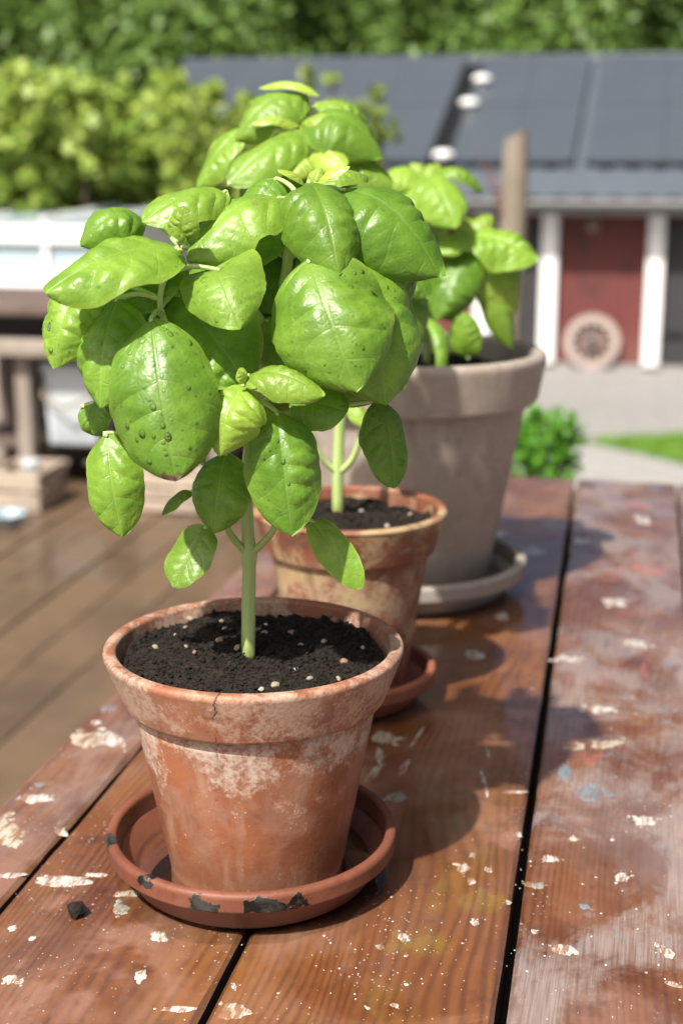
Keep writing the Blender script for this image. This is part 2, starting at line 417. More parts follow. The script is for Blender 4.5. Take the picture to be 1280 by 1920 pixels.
M_table = mat_table()
M_gap_shade = mat_plain('shade_dark_board_edge', (.022, .014, .010), .8, .5, 60.)  # near-black colour stands for the shade inside the board gaps
M_tframe = mat_board('table_frame_wood', (.20, .085, .035), (.10, .035, .015))
M_white_paint = mat_paint('dried_cream_paint', (.40, .365, .285))
M_pale_paint = mat_paint('dried_chalk_paint', (.45, .44, .40))
M_grey_paint = mat_paint('dried_sage_paint', (.24, .26, .22))
M_blue_paint = mat_paint('dried_slate_paint', (.15, .19, .22))
M_leaf = mat_leaf('basil_leaf', (.085, .225, .014), (.195, .375, .036), (.42, .56, .08))
M_stem = mat_stem(); M_soil = mat_soil()
M_drop = mat_drop(); M_water = mat_water()
M_deck = mat_board('wet_deck_boards', (.150, .098, .055), (.075, .047, .026), .5, .55, 70., 4.)
M_graywood = mat_board('silvered_post_wood', (.27, .225, .17), (.16, .13, .095), .75, 0, 30., 2., 'z')
M_benchdark = mat_board('dark_bench_wood', (.15, .105, .085), (.07, .05, .04), .7, 0, 40., 2., 'x')
M_benchpale = mat_board('pale_bench_wood', (.33, .29, .24), (.22, .18, .145), .7, 0, 40., 2., 'x')
M_cratewood = mat_board('cream_crate_wood', (.42, .345, .27), (.30, .235, .18), .7, 0, 40., 2., 'x')
M_whiteplastic = mat_plain('white_plastic', (.52, .57, .59), .35, .06, 3.)
M_whitewood = mat_plain('white_painted_wood', (.78, .78, .76), .55, .07, 4.)
M_darkdoor = mat_plain('dark_doorway_boards', (.028, .027, .028), .7, .4, 3.)
M_fascia = mat_plain('grey_fascia_paint', (.17, .17, .165), .6, .1, 3.)
M_tile = mat_plain('slate_grey_roof_sheet', (.075, .089, .106), .45, .2, 3.)
M_solar = mat_solar(); M_black = mat_plain('black_metal', (.012, .013, .015), .85, .3, 5., 0., 0., .2)
M_red = mat_redwall()
M_wheel = mat_plain('bleached_wheel_wood', (.33, .27, .235), .75, .2, 6.)
M_gravel = mat_gravel()
M_stone = mat_plain('grey_flagstone', (.25, .24, .225), .8, .25, 5., .4)
M_glass = mat_plain('milky_greenhouse_sheet', (.36, .45, .48), .18, .08, 3.)
M_twig = mat_plain('brown_bark', (.10, .07, .05), .85, .4, 20., .5)
M_rust = mat_plain('reddish_twig', (.20, .07, .06), .7, .3, 20.)

# ------------------------------------------------------------------ large structure: ground, deck
GZ = -2.6; DZ = -0.72
def sheet(name, poly, z, mat):
    return mesh_obj(name, [(x, y, z) for x, y in poly], [tuple(range(len(poly)))], mat, None, False)
tag(sheet('ground', [(-220, -60), (220, -60), (220, 420), (-220, 420)], GZ, M_gravel), kind='structure')
def in_front(pxs, z): return [tuple(atz(a, b, z)[:2]) for a, b in pxs]
M_grassbase = mat_plain('lawn_soil_green', (.10, .20, .03), .9, .3, 2.)
lawn_poly = in_front([(1098, 828), (1180, 822), (1500, 806), (1900, 860), (1600, 920), (1290, 872), (1200, 850)], GZ+.006)
tag(sheet('lawn', lawn_poly, GZ+.006, M_grassbase), kind='structure')
path_poly = in_front([(700, 870), (1000, 846), (1110, 838), (1200, 856), (1300, 882), (1480, 950), (1300, 1010), (700, 1010)], GZ+.003)
path = tag(sheet('path', path_poly, GZ+.003, M_stone), kind='structure')

deck = tag(empty('deck', (0, 0, 0)), kind='structure')
rnd = random.Random(3)
DW = .142
pl = MB(); pl.box(-.5*DW+.002, .5*DW-.002, -2.6, 2.6, -.03, 0, .004)
deck_far = 4.66
proto = None
for i in range(-22, 6):
    o = pl.build('deck_plank', M_deck, deck) if proto is None else mesh_copy('deck_plank', proto, deck)
    proto = proto or o
    o.location = (i*DW + .03, deck_far - 2.6 + rnd.uniform(-.01, .01), DZ + rnd.uniform(-.0025, .0025)); 
jo = MB()
for yy in (0.2, 1.4, 2.6, 3.8, 4.5): jo.box(-3.2, .85, yy-.03, yy+.03, DZ-.20, DZ-.036)
for xx in (-3.0, -1.4, .6):
    for yy in (.2, 4.5): jo.box(xx-.06, xx+.06, yy-.06, yy+.06, GZ, DZ-.201)
jo.build('deck_joists', M_benchdark, deck)

# ------------------------------------------------------------------ barn
barn = tag(empty('barn', (0, 0, 0)), 'long red barn with white posts and solar panels on its dark roof', 'barn')
YB = atz(1212, 692, GZ).y                      # facade plane
def bx(px, py=560): return aty(px, py, YB).x
x_l, x_r = -5.5, 13.5
eave_z = aty(1000, 372, YB-.55).z; 
MB().box(x_l, x_r, YB+.0, YB+.14, GZ, eave_z+.25).build('wall', M_red, barn)
MB().box(x_l-.05, x_l+.12, YB+.0+.14, YB+8.4, GZ, eave_z+.2).build('side_wall', M_red, barn)
MB().box(x_l-.1, x_r+.1, YB-.10, YB+.10, GZ-.02, GZ+.06).build('plinth', M_stone, barn)
posts_px = [905, 1028, 1222]
pw = .22
px_pos = [bx(905), bx(1028), bx(1224)]
step_a = px_pos[1]-px_pos[0]; step_b = px_pos[2]-px_pos[1]
xs = []; x = px_pos[0]; 
seq = [px_pos[0]-step_b-step_a, px_pos[0]-step_b, px_pos[0], px_pos[1], px_pos[2], px_pos[2]+step_a, px_pos[2]+step_a+step_b, px_pos[2]+2*step_a+step_b]
top_post = eave_z-.20
for k, xx in enumerate(seq):
    autosmooth(MB().box(xx-pw/2, xx+pw/2, YB-.20, YB-.03, GZ+.061, top_post, .012).build('post', M_whitewood, barn))
for k in range(0, len(seq)-1):
    a, b = seq[k]+pw/2+.01, seq[k+1]-pw/2-.01
    wide = (k % 2 == 1)
    if k in (0, 2, 4, 6):                        # narrow bays hold dark doors
        d = MB()
        n = max(3, int((b-a)/.16)); w = (b-a)/n
        dd = empty('door', (0, 0, 0), 0, barn)
        for j in range(n):
            MB().box(a+j*w+.004, a+(j+1)*w-.004, YB-.06, YB-.03, GZ+.08, top_post-.12, .005).build('door_board', M_darkdoor, dd)
        MB().box(a+.02, a+(b-a)*.5, YB-.085, YB-.061, GZ+.45, GZ+.52).build('hinge', M_black, dd)
    else:                                        # wide bays: red board siding
        n = max(4, int((b-a)/.15)); w = (b-a)/n
        for j in range(n):
            MB().box(a+j*w+.003, a+(j+1)*w-.003, YB-.045+.006*(j % 2), YB-.012, GZ+.07, top_post-.01, .004).build('siding_board', M_red, barn)
MB().box(x_l, x_r, YB-.62, YB-.50, eave_z-.19, eave_z-.04).build('fascia', M_fascia, barn)
MB().box(x_l, x_r, YB-.50, YB-.01, eave_z-.21, eave_z-.17).build('soffit', M_fascia, barn)
g = MB(); g.tube([(x_l, YB-.68, eave_z-.05), (x_r, YB-.68, eave_z-.05)], .045, 10); g.build('gutter', M_fascia, barn, True)
# lamp above the red bay
lampx = bx(1107); lz = aty(1107, 425, YB-.2).z
lm = MB(); lm.box(lampx-.04, lampx+.04, YB-.10, YB-.046, lz+.02, lz+.16); lm.lathe([(.0, .0), (.07, -.01), (.09, -.10), (.06, -.16), (0, -.17)], 14, (lampx, YB-.16, lz+.1))
lm.build('wall_lamp', M_graywood, barn, True)
# roof
ridge = aty(1000, 116, YB+4.3)
r0 = Vector((0, YB-.66, eave_z)); r1 = Vector((0, YB+4.3, ridge.z))
rd = (r1-r0); rl = rd.length; rdn = rd.normalized(); rn_ = Vector((0, -rdn.z, rdn.y))
roof_l = aty(345, 118, YB+4.3).x
def on_roof(x, s, h=0): q = r0 + rdn*s + rn_*h; return (x, q.y, q.z)
roof = MB()
# corrugated sheet: ribs run up the slope
nr = 120; V = []; Fq = []
for k in range(nr+1):
    xx = roof_l + (x_r+.3-roof_l)*k/nr; hh = .05*(k % 2)
    V += [on_roof(xx, 0, hh), on_roof(xx, rl, hh)]
for k in range(nr): Fq.append((2*k, 2*k+2, 2*k+3, 2*k+1))
roof_o = mesh_obj('roof', V, Fq, M_tile, barn, True)
back = MB(); back.add([(roof_l, r1.y, r1.z), (x_r+.3, r1.y, r1.z), (x_r+.3, r1.y+4.4, eave_z), (roof_l, r1.y+4.4, eave_z)], [(0, 1, 2, 3)]); back.build('rear_slope', M_tile, roof_o)
rc = MB(); rc.tube([(roof_l, r1.y, r1.z+.02), (x_r+.3, r1.y, r1.z+.02)], .10, 10); rc.build('ridge_cap', M_tile, roof_o, True)
gb = MB(); gb.add([(x_l+.04, YB+.1, eave_z+.19), (x_l+.04, YB+8.2, eave_z+.19), (x_l+.04, r1.y, r1.z-.05), (x_l+.12, YB+.1, eave_z+.19), (x_l+.12, YB+8.2, eave_z+.19), (x_l+.12, r1.y, r1.z-.05)], [(0, 1, 2), (5, 4, 3), (0, 2, 5, 3), (1, 4, 5, 2)]); gb.build('gable', M_red, barn)
# solar panels: two rows, with walkways between the arrays
s_lo = 0.92; s_hi = rl - .16
gap1 = aty(1100, 225, YB+2.0).x; gap0 = aty(857, 225, YB+2.0).x
bays = [(roof_l+.15, gap0-.15), (gap0+.12, gap1-.075), (gap1+.075, x_r)]
ph_ = (s_hi-s_lo)/2
pn = 0
for (a, b) in bays:
    n = max(1, round((b-a)/1.02)); w = (b-a)/n
    for row in range(2):
        base = None
        for j in range(n):
            x0, x1 = a+j*w+.004, a+(j+1)*w-.004; sa, sb = s_lo+row*ph_+.012, s_lo+(row+1)*ph_-.012
            c = [on_roof(x0, sa, .10), on_roof(x1, sa, .10), on_roof(x1, sb, .10), on_roof(x0, sb, .10), on_roof(x0, sa, .145), on_roof(x1, sa, .145), on_roof(x1, sb, .145), on_roof(x0, sb, .145)]
            mesh_obj('solar_panel', c, [(3, 2, 1, 0), (4, 5, 6, 7), (0, 1, 5, 4), (1, 2, 6, 5), (2, 3, 7, 6), (3, 0, 4, 7)], M_solar, roof_o, False)
    for s_ in (s_lo+.3, s_lo+ph_-.3, s_lo+ph_+.3, s_hi-.3):
        p0, p1 = on_roof(a, s_, .065), on_roof(b, s_, .065); MB().tube([p0, p1], .03, 6).build('mounting_rail', M_black, roof_o)
# roof ladder in the first walkway, with white vent caps beside it
MB().add([on_roof(gap0-.14, s_lo-.1, .06), on_roof(gap0+.11, s_lo-.1, .06), on_roof(gap0+.11, s_hi-.2, .06), on_roof(gap0-.14, s_hi-.2, .06), on_roof(gap0-.14, s_lo-.1, .10), on_roof(gap0+.11, s_lo-.1, .10), on_roof(gap0+.11, s_hi-.2, .10), on_roof(gap0-.14, s_hi-.2, .10)], [(3, 2, 1, 0), (4, 5, 6, 7), (0, 1, 5, 4), (1, 2, 6, 5), (2, 3, 7, 6), (3, 0, 4, 7)]).build('walkway_board', M_black, roof_o)
ld = MB()
for dx_ in (-.13, .10): ld.tube([on_roof(gap0+dx_, s_lo-.1, .14), on_roof(gap0+dx_, s_hi-.2, .14)], .035, 6)
for k in range(12): ld.tube([on_roof(gap0-.13, s_lo+.1+k*.30, .14), on_roof(gap0+.10, s_lo+.1+k*.30, .14)], .022, 6)
ld.build('roof_ladder', M_black, barn, True)
for (vx, vy) in ((903, 157), (879, 202), (830, 300)):
    best = min((abs(vy-0), 0) for _ in (0,))
    # find the slope position whose sight line passes that pixel
    s_best = min(np.linspace(.2, rl, 200), key=lambda s_: abs((aty(vx, vy, on_roof(0, s_, .15)[1]).z) - on_roof(0, s_, .15)[2]))
    q = on_roof(0, s_best, .12); xx = aty(vx, vy, q[1]).x
    vc = MB(); vc.lathe([(.05, -.1), (.05, .05), (.135, .06), (.15, .10), (.10, .15), (.0, .165)], 18, (xx, q[1], q[2])); vc.build('vent_cap', M_whitewood, roof_o, True)

# wagon wheel against the red bay
wc = aty(1109, 637, YB-.17); wr = (aty(1161, 637, YB-.17)-aty(1057, 637, YB-.17)).length/2
wheel = tag(empty('wagon_wheel', (wc.x, wc.y, GZ)), 'bleached wooden wagon wheel leaning against the red barn wall', 'wheel')
wcz = wr
def ring(r0_, r1_, y0, y1, n=40):
    V = []; Fq = []
    for k in range(n):
        a = 2*math.pi*k/n; c, s_ = math.cos(a), math.sin(a)
        V += [(r0_*c, y0, wcz+r0_*s_), (r1_*c, y0, wcz+r1_*s_), (r1_*c, y1, wcz+r1_*s_), (r0_*c, y1, wcz+r0_*s_)]
    for k in range(n):
        a, b = k*4, ((k+1) % n)*4
        for i in range(4): Fq.append((a+i, a+(i+1) % 4, b+(i+1) % 4, b+i))
    return V, Fq
m_ = MB(); m_.add(*ring(wr*.70, wr, -.03, .04)); autosmooth(m_.build('rim', M_wheel, wheel, True))
m_ = MB(); m_.add(*ring(.0, wr*.17, -.06, .05, 20)); autosmooth(m_.build('hub', M_darkdoor, wheel, True))
for k in range(12):
    a = 2*math.pi*k/12+.1; c, s_ = math.cos(a), math.sin(a)
    m_ = MB(); m_.tube([(wr*.13*c, 0, wcz+wr*.13*s_), (wr*.72*c, 0, wcz+wr*.72*s_)], [.015, .012], 6); m_.build('spoke', M_wheel, wheel)
wheel.rotation_euler = (R(-3), 0, 0)

# ------------------------------------------------------------------ trees and shrubs
def crown_mesh(seed, n_clump, n_leaf, size, leaf, spread=1.0, inner=.35):
    """leaf-sized faces gathered in clumps through an ellipsoid; size = half axes"""
    g = np.random.default_rng(seed)
    d = g.normal(size=(n_clump, 3)); d /= np.linalg.norm(d, axis=1)[:, None]
    rr = inner + (1-inner)*g.random(n_clump)**.6
    cc = d*rr[:, None]*np.array(size); cs = .24*min(size)*(.6+.8*g.random(n_clump))*spread
    k = g.integers(0, n_clump, n_leaf)
    e = g.normal(size=(n_leaf, 3)); e /= np.linalg.norm(e, axis=1)[:, None]
    e *= (g.random(n_leaf)**.45)[:, None]*cs[k][:, None]
    P = cc[k]+e
    nrm = e/np.maximum(1e-6, np.linalg.norm(e, axis=1))[:, None] + g.normal(size=(n_leaf, 3))*.7 + np.array([0, 0, .5])
    nrm /= np.linalg.norm(nrm, axis=1)[:, None]
    a = np.cross(nrm, g.normal(size=(n_leaf, 3))); a /= np.linalg.norm(a, axis=1)[:, None]; b = np.cross(nrm, a)
    L = leaf*(.6+.8*g.random(n_leaf)); Wd = L*.55
    v0 = P-a*L[:, None]*.5; v2 = P+a*L[:, None]*.5
    mid_ = P - nrm*(L*.10)[:, None]
    v1 = mid_+b*Wd[:, None]*.5; v3 = mid_-b*Wd[:, None]*.5
    V = np.stack([v0, v1, v2, v3], 1).reshape(-1, 3)
    idx = np.arange(n_leaf)*4
    F = np.stack([idx, idx+1, idx+2, idx+3], 1)
    return V, F, cc
def quick_mesh(name, V, F, mat):
    me = bpy.data.meshes.new(name); n = len(V); f = len(F)
    me.vertices.add(n); me.vertices.foreach_set('co', np.asarray(V, dtype=np.float32).ravel())
    me.loops.add(f*4); me.loops.foreach_set('vertex_index', np.asarray(F, dtype=np.int32).ravel())
    me.polygons.add(f); me.polygons.foreach_set('loop_start', np.arange(f, dtype=np.int32)*4)
    me.materials.append(mat); me.update(calc_edges=True); me.validate(); return me
def trunk_mb(h, r, clumps, seed, lean=.05):
    g = random.Random(seed); m = MB()
    pts = [(g.uniform(-lean, lean)*k, g.uniform(-lean, lean)*k, h*k/6) for k in range(7)]
    m.tube(pts, [r*(1-.11*k) for k in range(7)], 9)
    for k in range(min(14, len(clumps))):
        c = clumps[k]; j = g.randint(3, 6); p = Vector(pts[j]); e = Vector(c)
        m.tube([p, (p+e)/2+Vector((0, 0, .08*h)), e], [r*.34, r*.22, r*.08], 6)
    return m
F_forest = mat_foliage('woodland_leaves', (.085, .165, .026), (.165, .275, .050), (.13, .21, .042))
F_dark = mat_foliage('dark_woodland_leaves', (.045, .090, .020), (.085, .150, .032), (.06, .11, .026))
F_bush = mat_foliage('yellow_green_shrub_leaves', (.13, .24, .030), (.45, .54, .11), (.30, .41, .065))
F_herb = mat_foliage('bright_herb_leaves', (.07, .24, .018), (.16, .40, .035), (.10, .28, .025))
F_grass = mat_foliage('lawn_grass', (.13, .28, .025), (.22, .38, .05), (.17, .30, .03))

protos = []
for k, (mt, lf) in enumerate(((F_forest, .25), (F_forest, .22), (F_dark, .25), (F_forest, .27))):
    V, F, cc = crown_mesh(50+k, 130, 13000, (2.4, 2.2, 3.3), lf, 1.4, .25)
    V[:, 2] += 4.0; cc[:, 2] += 4.0
    protos.append((quick_mesh('crown', V, F, mt), trunk_mb(5.6, .22, cc, 9+k)))
ords = ['first', 'second', 'third', 'fourth', 'fifth', 'sixth', 'seventh', 'eighth', 'ninth', 'tenth', 'eleventh', 'twelfth', 'thirteenth', 'fourteenth']
rnd = random.Random(8)
trunk_me = {}
for row, (d0, n, px0, px1) in enumerate(((33, 12, -420, 1500), (39, 11, -460, 1540))):
    for k in range(n):
        px = px0 + (px1-px0)*(k+.5)/n + rnd.uniform(-25, 25)
        pos = atd(px, 245, d0 + rnd.uniform(-1.4, 1.4))
        ki = [1, 2, 0, 1, 3, 1, 0, 3, 0, 1, 2, 3][k] if row == 0 else [0, 2, 2, 0, 2, 1, 2, 3, 2, 2, 1][k]
        cr, tm = protos[ki]
        t_ = tag(empty('woodland_tree', (pos.x, pos.y, GZ), rnd.uniform(0, 6)),
                 ('%s tree from the left in the front row of woodland behind the barn' if row == 0 else '%s tree from the left in the darker rear row of woodland') % ords[k], 'tree', 'woodland trees behind the barn')
        sc_ = rnd.uniform(.92, 1.12); t_.scale = (sc_, sc_, sc_*(1 if row == 0 else 1.12))
        link(bpy.data.objects.new('crown', cr), t_)
        if ki not in trunk_me: trunk_me[ki] = tm.build('trunk', M_twig, t_, True).data
        else: link(bpy.data.objects.new('trunk', trunk_me[ki]), t_)
# undergrowth at the foot of the wood
V, F, cc = crown_mesh(77, 220, 16000, (17, 1.6, 2.4), .36, 1.6, .1)
pos = atd(640, 245, 36.5); V[:, 2] += 1.6
ug = bpy.data.objects.new('undergrowth', quick_mesh('undergrowth', V, F, F_dark)); link(ug); ug.location = (pos.x, pos.y, GZ)
ug.rotation_euler = (0, 0, 0)
tag(ug, 'dark undergrowth along the foot of the woodland behind the barn', 'undergrowth', kind='stuff')

def shrub(name, label, px, py_top, py_mid, d, half, seed, ncl, nlf, leaf, mat, inner=.3, spread=1.1):
    c = atd(px, py_mid, d); top = atd(px, py_top, d).z
    hz = top - c.z
    V, F, cc = crown_mesh(seed, ncl, nlf, (half, half*.8, hz), leaf, spread, inner)
    h0 = c.z-GZ; V[:, 2] += h0; cc[:, 2] += h0
    t_ = tag(empty(name, (c.x, c.y, GZ)), label, 'shrub', 'shrubs beyond the deck')
    link(bpy.data.objects.new('crown', quick_mesh('crown', V, F, mat)), t_)
    g = random.Random(seed); m = MB()
    for k in range(9):
        e = Vector(cc[k % len(cc)]); b = Vector((g.uniform(-.12, .12), g.uniform(-.12, .12), 0))
        m.tube([b, b*2+Vector((0, 0, e.z*.5)), e], [.03, .022, .008], 6)
    m.build('stems', M_twig, t_, True)
    return t_
shrub('leafy_shrub', 'dense yellow-green shrub filling the left edge behind the greenhouse', 45, 100, 290, 9.2, .74, 101, 230, 7000, .092, F_bush, .15, .60)
shrub('leafy_shrub', 'yellow-green shrub between the dense left shrub and the barn roof', 275, 112, 270, 9.6, .70, 102, 210, 5800, .092, F_bush, .15, .60)
shrub('leafy_shrub', 'loose shrub with open twigs in front of the roof end', 430, 140, 300, 9.0, .48, 103, 170, 2900, .085, F_bush, .1, .45)
shrub('leafy_shrub', 'thin leafy shoots rising before the roof above the middle basil', 590, 118, 260, 8.6, .24, 104, 60, 900, .08, F_bush, .1, .5)
shrub('leafy_shrub', 'small sprig of pale leaves before the roof beside the roof ladder', 700, 155, 270, 8.6, .17, 105, 44, 560, .075, F_bush, .1, .5)
# dense low foliage under the shrubs
shrub('leafy_shrub', 'dark low foliage right behind the greenhouse top', 190, 300, 390, 10.4, 1.1, 106, 70, 5200, .085, F_forest, .1, 1.3)

# lawn grass blades
g = np.random.default_rng(5)
lp = [Vector((x, y, 0)) for x, y in lawn_poly]
lx = [p.x for p in lp]; ly = [p.y for p in lp]
def inside(x, y):
    c = False; n = len(lp)
    for i in range(n):
        j = (i-1) % n
        if (ly[i] > y) != (ly[j] > y) and x < (lx[j]-lx[i])*(y-ly[i])/(ly[j]-ly[i])+lx[i]: c = not c
    return c
V = []; F = []
while len(F) < 9000:
    x = g.uniform(min(lx), max(lx)); y = g.uniform(min(ly), max(ly))
    if not inside(x, y): continue
    a = g.uniform(0, 6.28); h = g.uniform(.04, .09); w = .012; dx, dy = math.cos(a)*w, math.sin(a)*w; b = len(V)
    lx_, ly_ = g.normal()*.03, g.normal()*.03
    V += [(x-dx, y-dy, GZ+.006), (x+dx, y+dy, GZ+.006), (x+lx_+dx*.2, y+ly_+dy*.2, GZ+h), (x+lx_-dx*.2, y+ly_-dy*.2, GZ+h)]; F.append((b, b+1, b+2, b+3))
gr = link(bpy.data.objects.new('grass', quick_mesh('grass', np.array(V), np.array(F), F_grass)))
tag(gr, 'short bright green lawn grass beside the gravel yard', 'grass', kind='stuff')
# flagstones of the curving path
rnd = random.Random(4)
for k, (a, b, w_) in enumerate(((1125, 858, .55), (1165, 868, .6), (1215, 880, .6), (1268, 897, .6), (1120, 880, .6), (1175, 893, .6), (1235, 912, .6))):
    c = atz(a, b, GZ); m = MB(); n = 9; V = []
    rad = [w_*rnd.uniform(.42, .58) for _ in range(n)]
    for zz, f_ in ((GZ+.004, 1), (GZ+.012+.004*k, 1), (GZ+.018+.004*k, .94)):
        for i in range(n):
            t_ = 2*math.pi*i/n; V.append((c.x+rad[i]*f_*math.cos(t_), c.y+rad[i]*f_*1.25*math.sin(t_), zz))
    Fq = [tuple(range(2*n, 3*n))]
    for l in range(2):
        for i in range(n): Fq.append((l*n+i, l*n+(i+1) % n, (l+1)*n+(i+1) % n, (l+1)*n+i))
    m.add(V, Fq); m.build('flagstone', M_stone, path)

# ------------------------------------------------------------------ greenhouse
YG = 7.7
def gx(px): return aty(px, 470, YG).x
def gz(py): return aty(70, py, YG).z
gh = tag(empty('greenhouse', (gx(70), YG, GZ)), 'white framed greenhouse with milky panes below the shrubs', 'greenhouse')
ox, oy, oz = gx(70), YG, GZ
gxl, gxr = gx(-150)-ox, gx(215)-ox; zt, zt2, zb2, zb = gz(412)-oz, gz(455)-oz, gz(508)-oz, gz(552)-oz
MB().box(gxl, gxr, -.05, .05, zt2, zt-.02).build('top_beam', M_whitewood, gh)
MB().box(gxl, gxr, -.05, .05, zb, zb2).build('sill_beam', M_whitewood, gh)
MB().box(gxl, gxr, -.03, .03, 0, zb-.003).build('base_wall', M_benchpale, gh)
npn = 3; w = (gxr-gxl)/npn
for k in range(npn):
    MB().box(gxl+k*w+.022, gxl+(k+1)*w-.022, -.012, .012, zb2+.002, zt2-.002).build('pane', M_glass, gh)
    rp = MB(); rp.add([(gxl+k*w+.022, -.06, zt), (gxl+(k+1)*w-.022, -.06, zt), (gxl+(k+1)*w-.022, 1.3, zt+.03), (gxl+k*w+.022, 1.3, zt+.03),
                       (gxl+k*w+.022, -.06, zt-.01), (gxl+(k+1)*w-.022, -.06, zt-.01), (gxl+(k+1)*w-.022, 1.3, zt+.02), (gxl+k*w+.022, 1.3, zt+.02)],
                      [(0, 1, 2, 3), (7, 6, 5, 4), (0, 4, 5, 1), (1, 5, 6, 2), (2, 6, 7, 3), (3, 7, 4, 0)]); rp.build('roof_pane', M_glass, gh)
for k in range(npn+1):
    MB().box(gxl+k*w-.014, gxl+k*w+.014, -.04, .04, zb2+.001, zt2-.001).build('mullion', M_whitewood, gh)
    m_ = MB(); m_.tube([(gxl+k*w, -.06, zt+.005), (gxl+k*w, 1.3, zt+.035)], .018, 6); m_.build('glazing_bar', M_whitewood, gh)
MB().box(gxl, gxr, 1.25, 1.31, 0, zt+.01).build('back_wall', M_whitewood, gh)
MB().box(gxl, gxl+.05, .05, 1.25, 0, zt-.02).build('end_wall', M_whitewood, gh)
MB().box(gxr-.05, gxr, .05, 1.25, 0, zt-.02).build('end_wall', M_whitewood, gh)

# ------------------------------------------------------------------ potting bench on the deck edge and what stands there
YBn = 4.22
def nx(px, py=700): return aty(px, py, YBn).x
def nz_(py, px=40): return aty(px, py, YBn).z
bz = [nz_(563), nz_(602), nz_(636), nz_(666)]
xl, xr = nx(-130), nx(420)
bench = tag(empty('potting_bench', ((xl+xr)/2, YBn, DZ)), 'low weathered potting bench at the far edge of the deck', 'bench')
bo = Vector(((xl+xr)/2, YBn, DZ)); L, Rr = xl-bo.x, xr-bo.x
for k in range(4):
    autosmooth(MB().box(L-.04, Rr+.04, -.04+k*.135, .088+k*.135, bz[1]-DZ+.02+.002*(k % 2), bz[0]-DZ+.002*(k % 2)-.01, .006).build('top_plank', M_benchdark, bench))
MB().box(L, Rr, .13, .155, bz[3]-DZ+.0, bz[1]-DZ+.018).build('apron', M_darkdoor, bench)
autosmooth(MB().box(L-.02, Rr+.02, -.035, .018, bz[3]-DZ, bz[2]-DZ, .005).build('front_rail', M_benchpale, bench))
for lx_ in (nx(35)-bo.x, nx(-100)-bo.x, nx(258)-bo.x, nx(400)-bo.x):
    for ly_ in (.02, .42):
        autosmooth(MB().box(lx_-.026, lx_+.026, ly_-.0, ly_+.055, .0 if lx_ != nx(35)-bo.x or ly_ > .1 else .0, bz[3]-DZ-.002 if ly_ < .1 else bz[1]-DZ, .004).build('leg', M_benchpale if ly_ < .1 else M_benchdark, bench))
for k in range(3):
    MB().box(L+.02, Rr-.02, .10+k*.13, .215+k*.13, .13, .15).build('shelf_plank', M_benchdark, bench)
MB().box(L, Rr, .50, .52, .0, bz[1]-DZ-.02).build('back_panel', M_benchdark, bench)

def crate(name, label, px0, px1, py0, py1, Y, depth, nsl, mat, cat='crate'):
    a = aty(px0, py1, Y); b = aty(px1, py1, Y); top = aty((px0+px1)/2, py0, Y).z
    w = (b.x-a.x); h = top-DZ; t_ = tag(empty(name, ((a.x+b.x)/2, Y, DZ)), label, cat)
    sh = h/nsl
    for k in range(nsl):
        z0, z1 = k*sh+.004, (k+1)*sh-.006
        for (y0, y1) in ((0, .016), (depth-.016, depth)):
            autosmooth(MB().box(-w/2, w/2, y0, y1, z0, z1, .003).build('slat', mat, t_))
        for sx in (-1, 1):
            x0 = sx*(w/2-.008)
            autosmooth(MB().box(x0-.008, x0+.008, .018, depth-.018, z0, z1, .003).build('slat', mat, t_))
    for sx in (-1, 1):
        for yy in (.018, depth-.046):
            x0 = sx*(w/2-.032); MB().box(x0-.014, x0+.014, yy, yy+.028, 0, h-.004).build('corner_post', mat, t_)
    MB().box(-w/2+.018, w/2-.018, .018, depth-.018, .012, .024).build('bottom', mat, t_)
    return t_
crate('wooden_crate', 'cream wooden crate at the left frame edge before the bench leg', -20, 76, 884, 968, YBn-.26, .22, 2, M_cratewood)
crate('wooden_crate', 'cream slatted crate on the deck seen below the big basil leaf', 258, 372, 892, 955, YBn-.16, .2, 3, M_cratewood)
# white tub under the bench
a, b = nx(68, 780), nx(168, 780); z0, z1 = DZ+.152, nz_(690, 120)
tc = Vector(((a+b)/2, YBn+.16, DZ+.151)); tw = (b-a)/2*1.05; thh = z1-tc.z
tub = tag(empty('plastic_tub', tc), 'white plastic tub standing on the shelf of the potting bench', 'tub')
V = []; Fq = []
rings_ = [(0, .88), (.02, .92), (.90, 1.0), (.91, 1.08), (1.0, 1.08), (1.0, .98), (.08, .86)]
for (f_, s_) in rings_:
    for i in range(24):
        t_ = 2*math.pi*i/24; c, s2 = math.cos(t_), math.sin(t_)
        e = .28
        V.append((tw*s_*math.copysign(abs(c)**e, c), .10*s_*math.copysign(abs(s2)**e, s2), thh*f_))
for l in range(len(rings_)-1):
    for i in range(24): Fq.append((l*24+i, l*24+(i+1) % 24, (l+1)*24+(i+1) % 24, (l+1)*24+i))
Fq.append(tuple(range(23, -1, -1))); Fq.append(tuple(range(6*24, 7*24)))
autosmooth(mesh_obj('body', V, Fq, M_whiteplastic, tub))
m_ = MB(); m_.tube([(-tw*1.06, -.02, thh*.93), (-tw*.8, -.13, thh*.62), (0, -.15, thh*.5), (tw*.8, -.13, thh*.62), (tw*1.06, -.02, thh*.93)], .006, 8); m_.build('handle', M_graywood, tub, True)
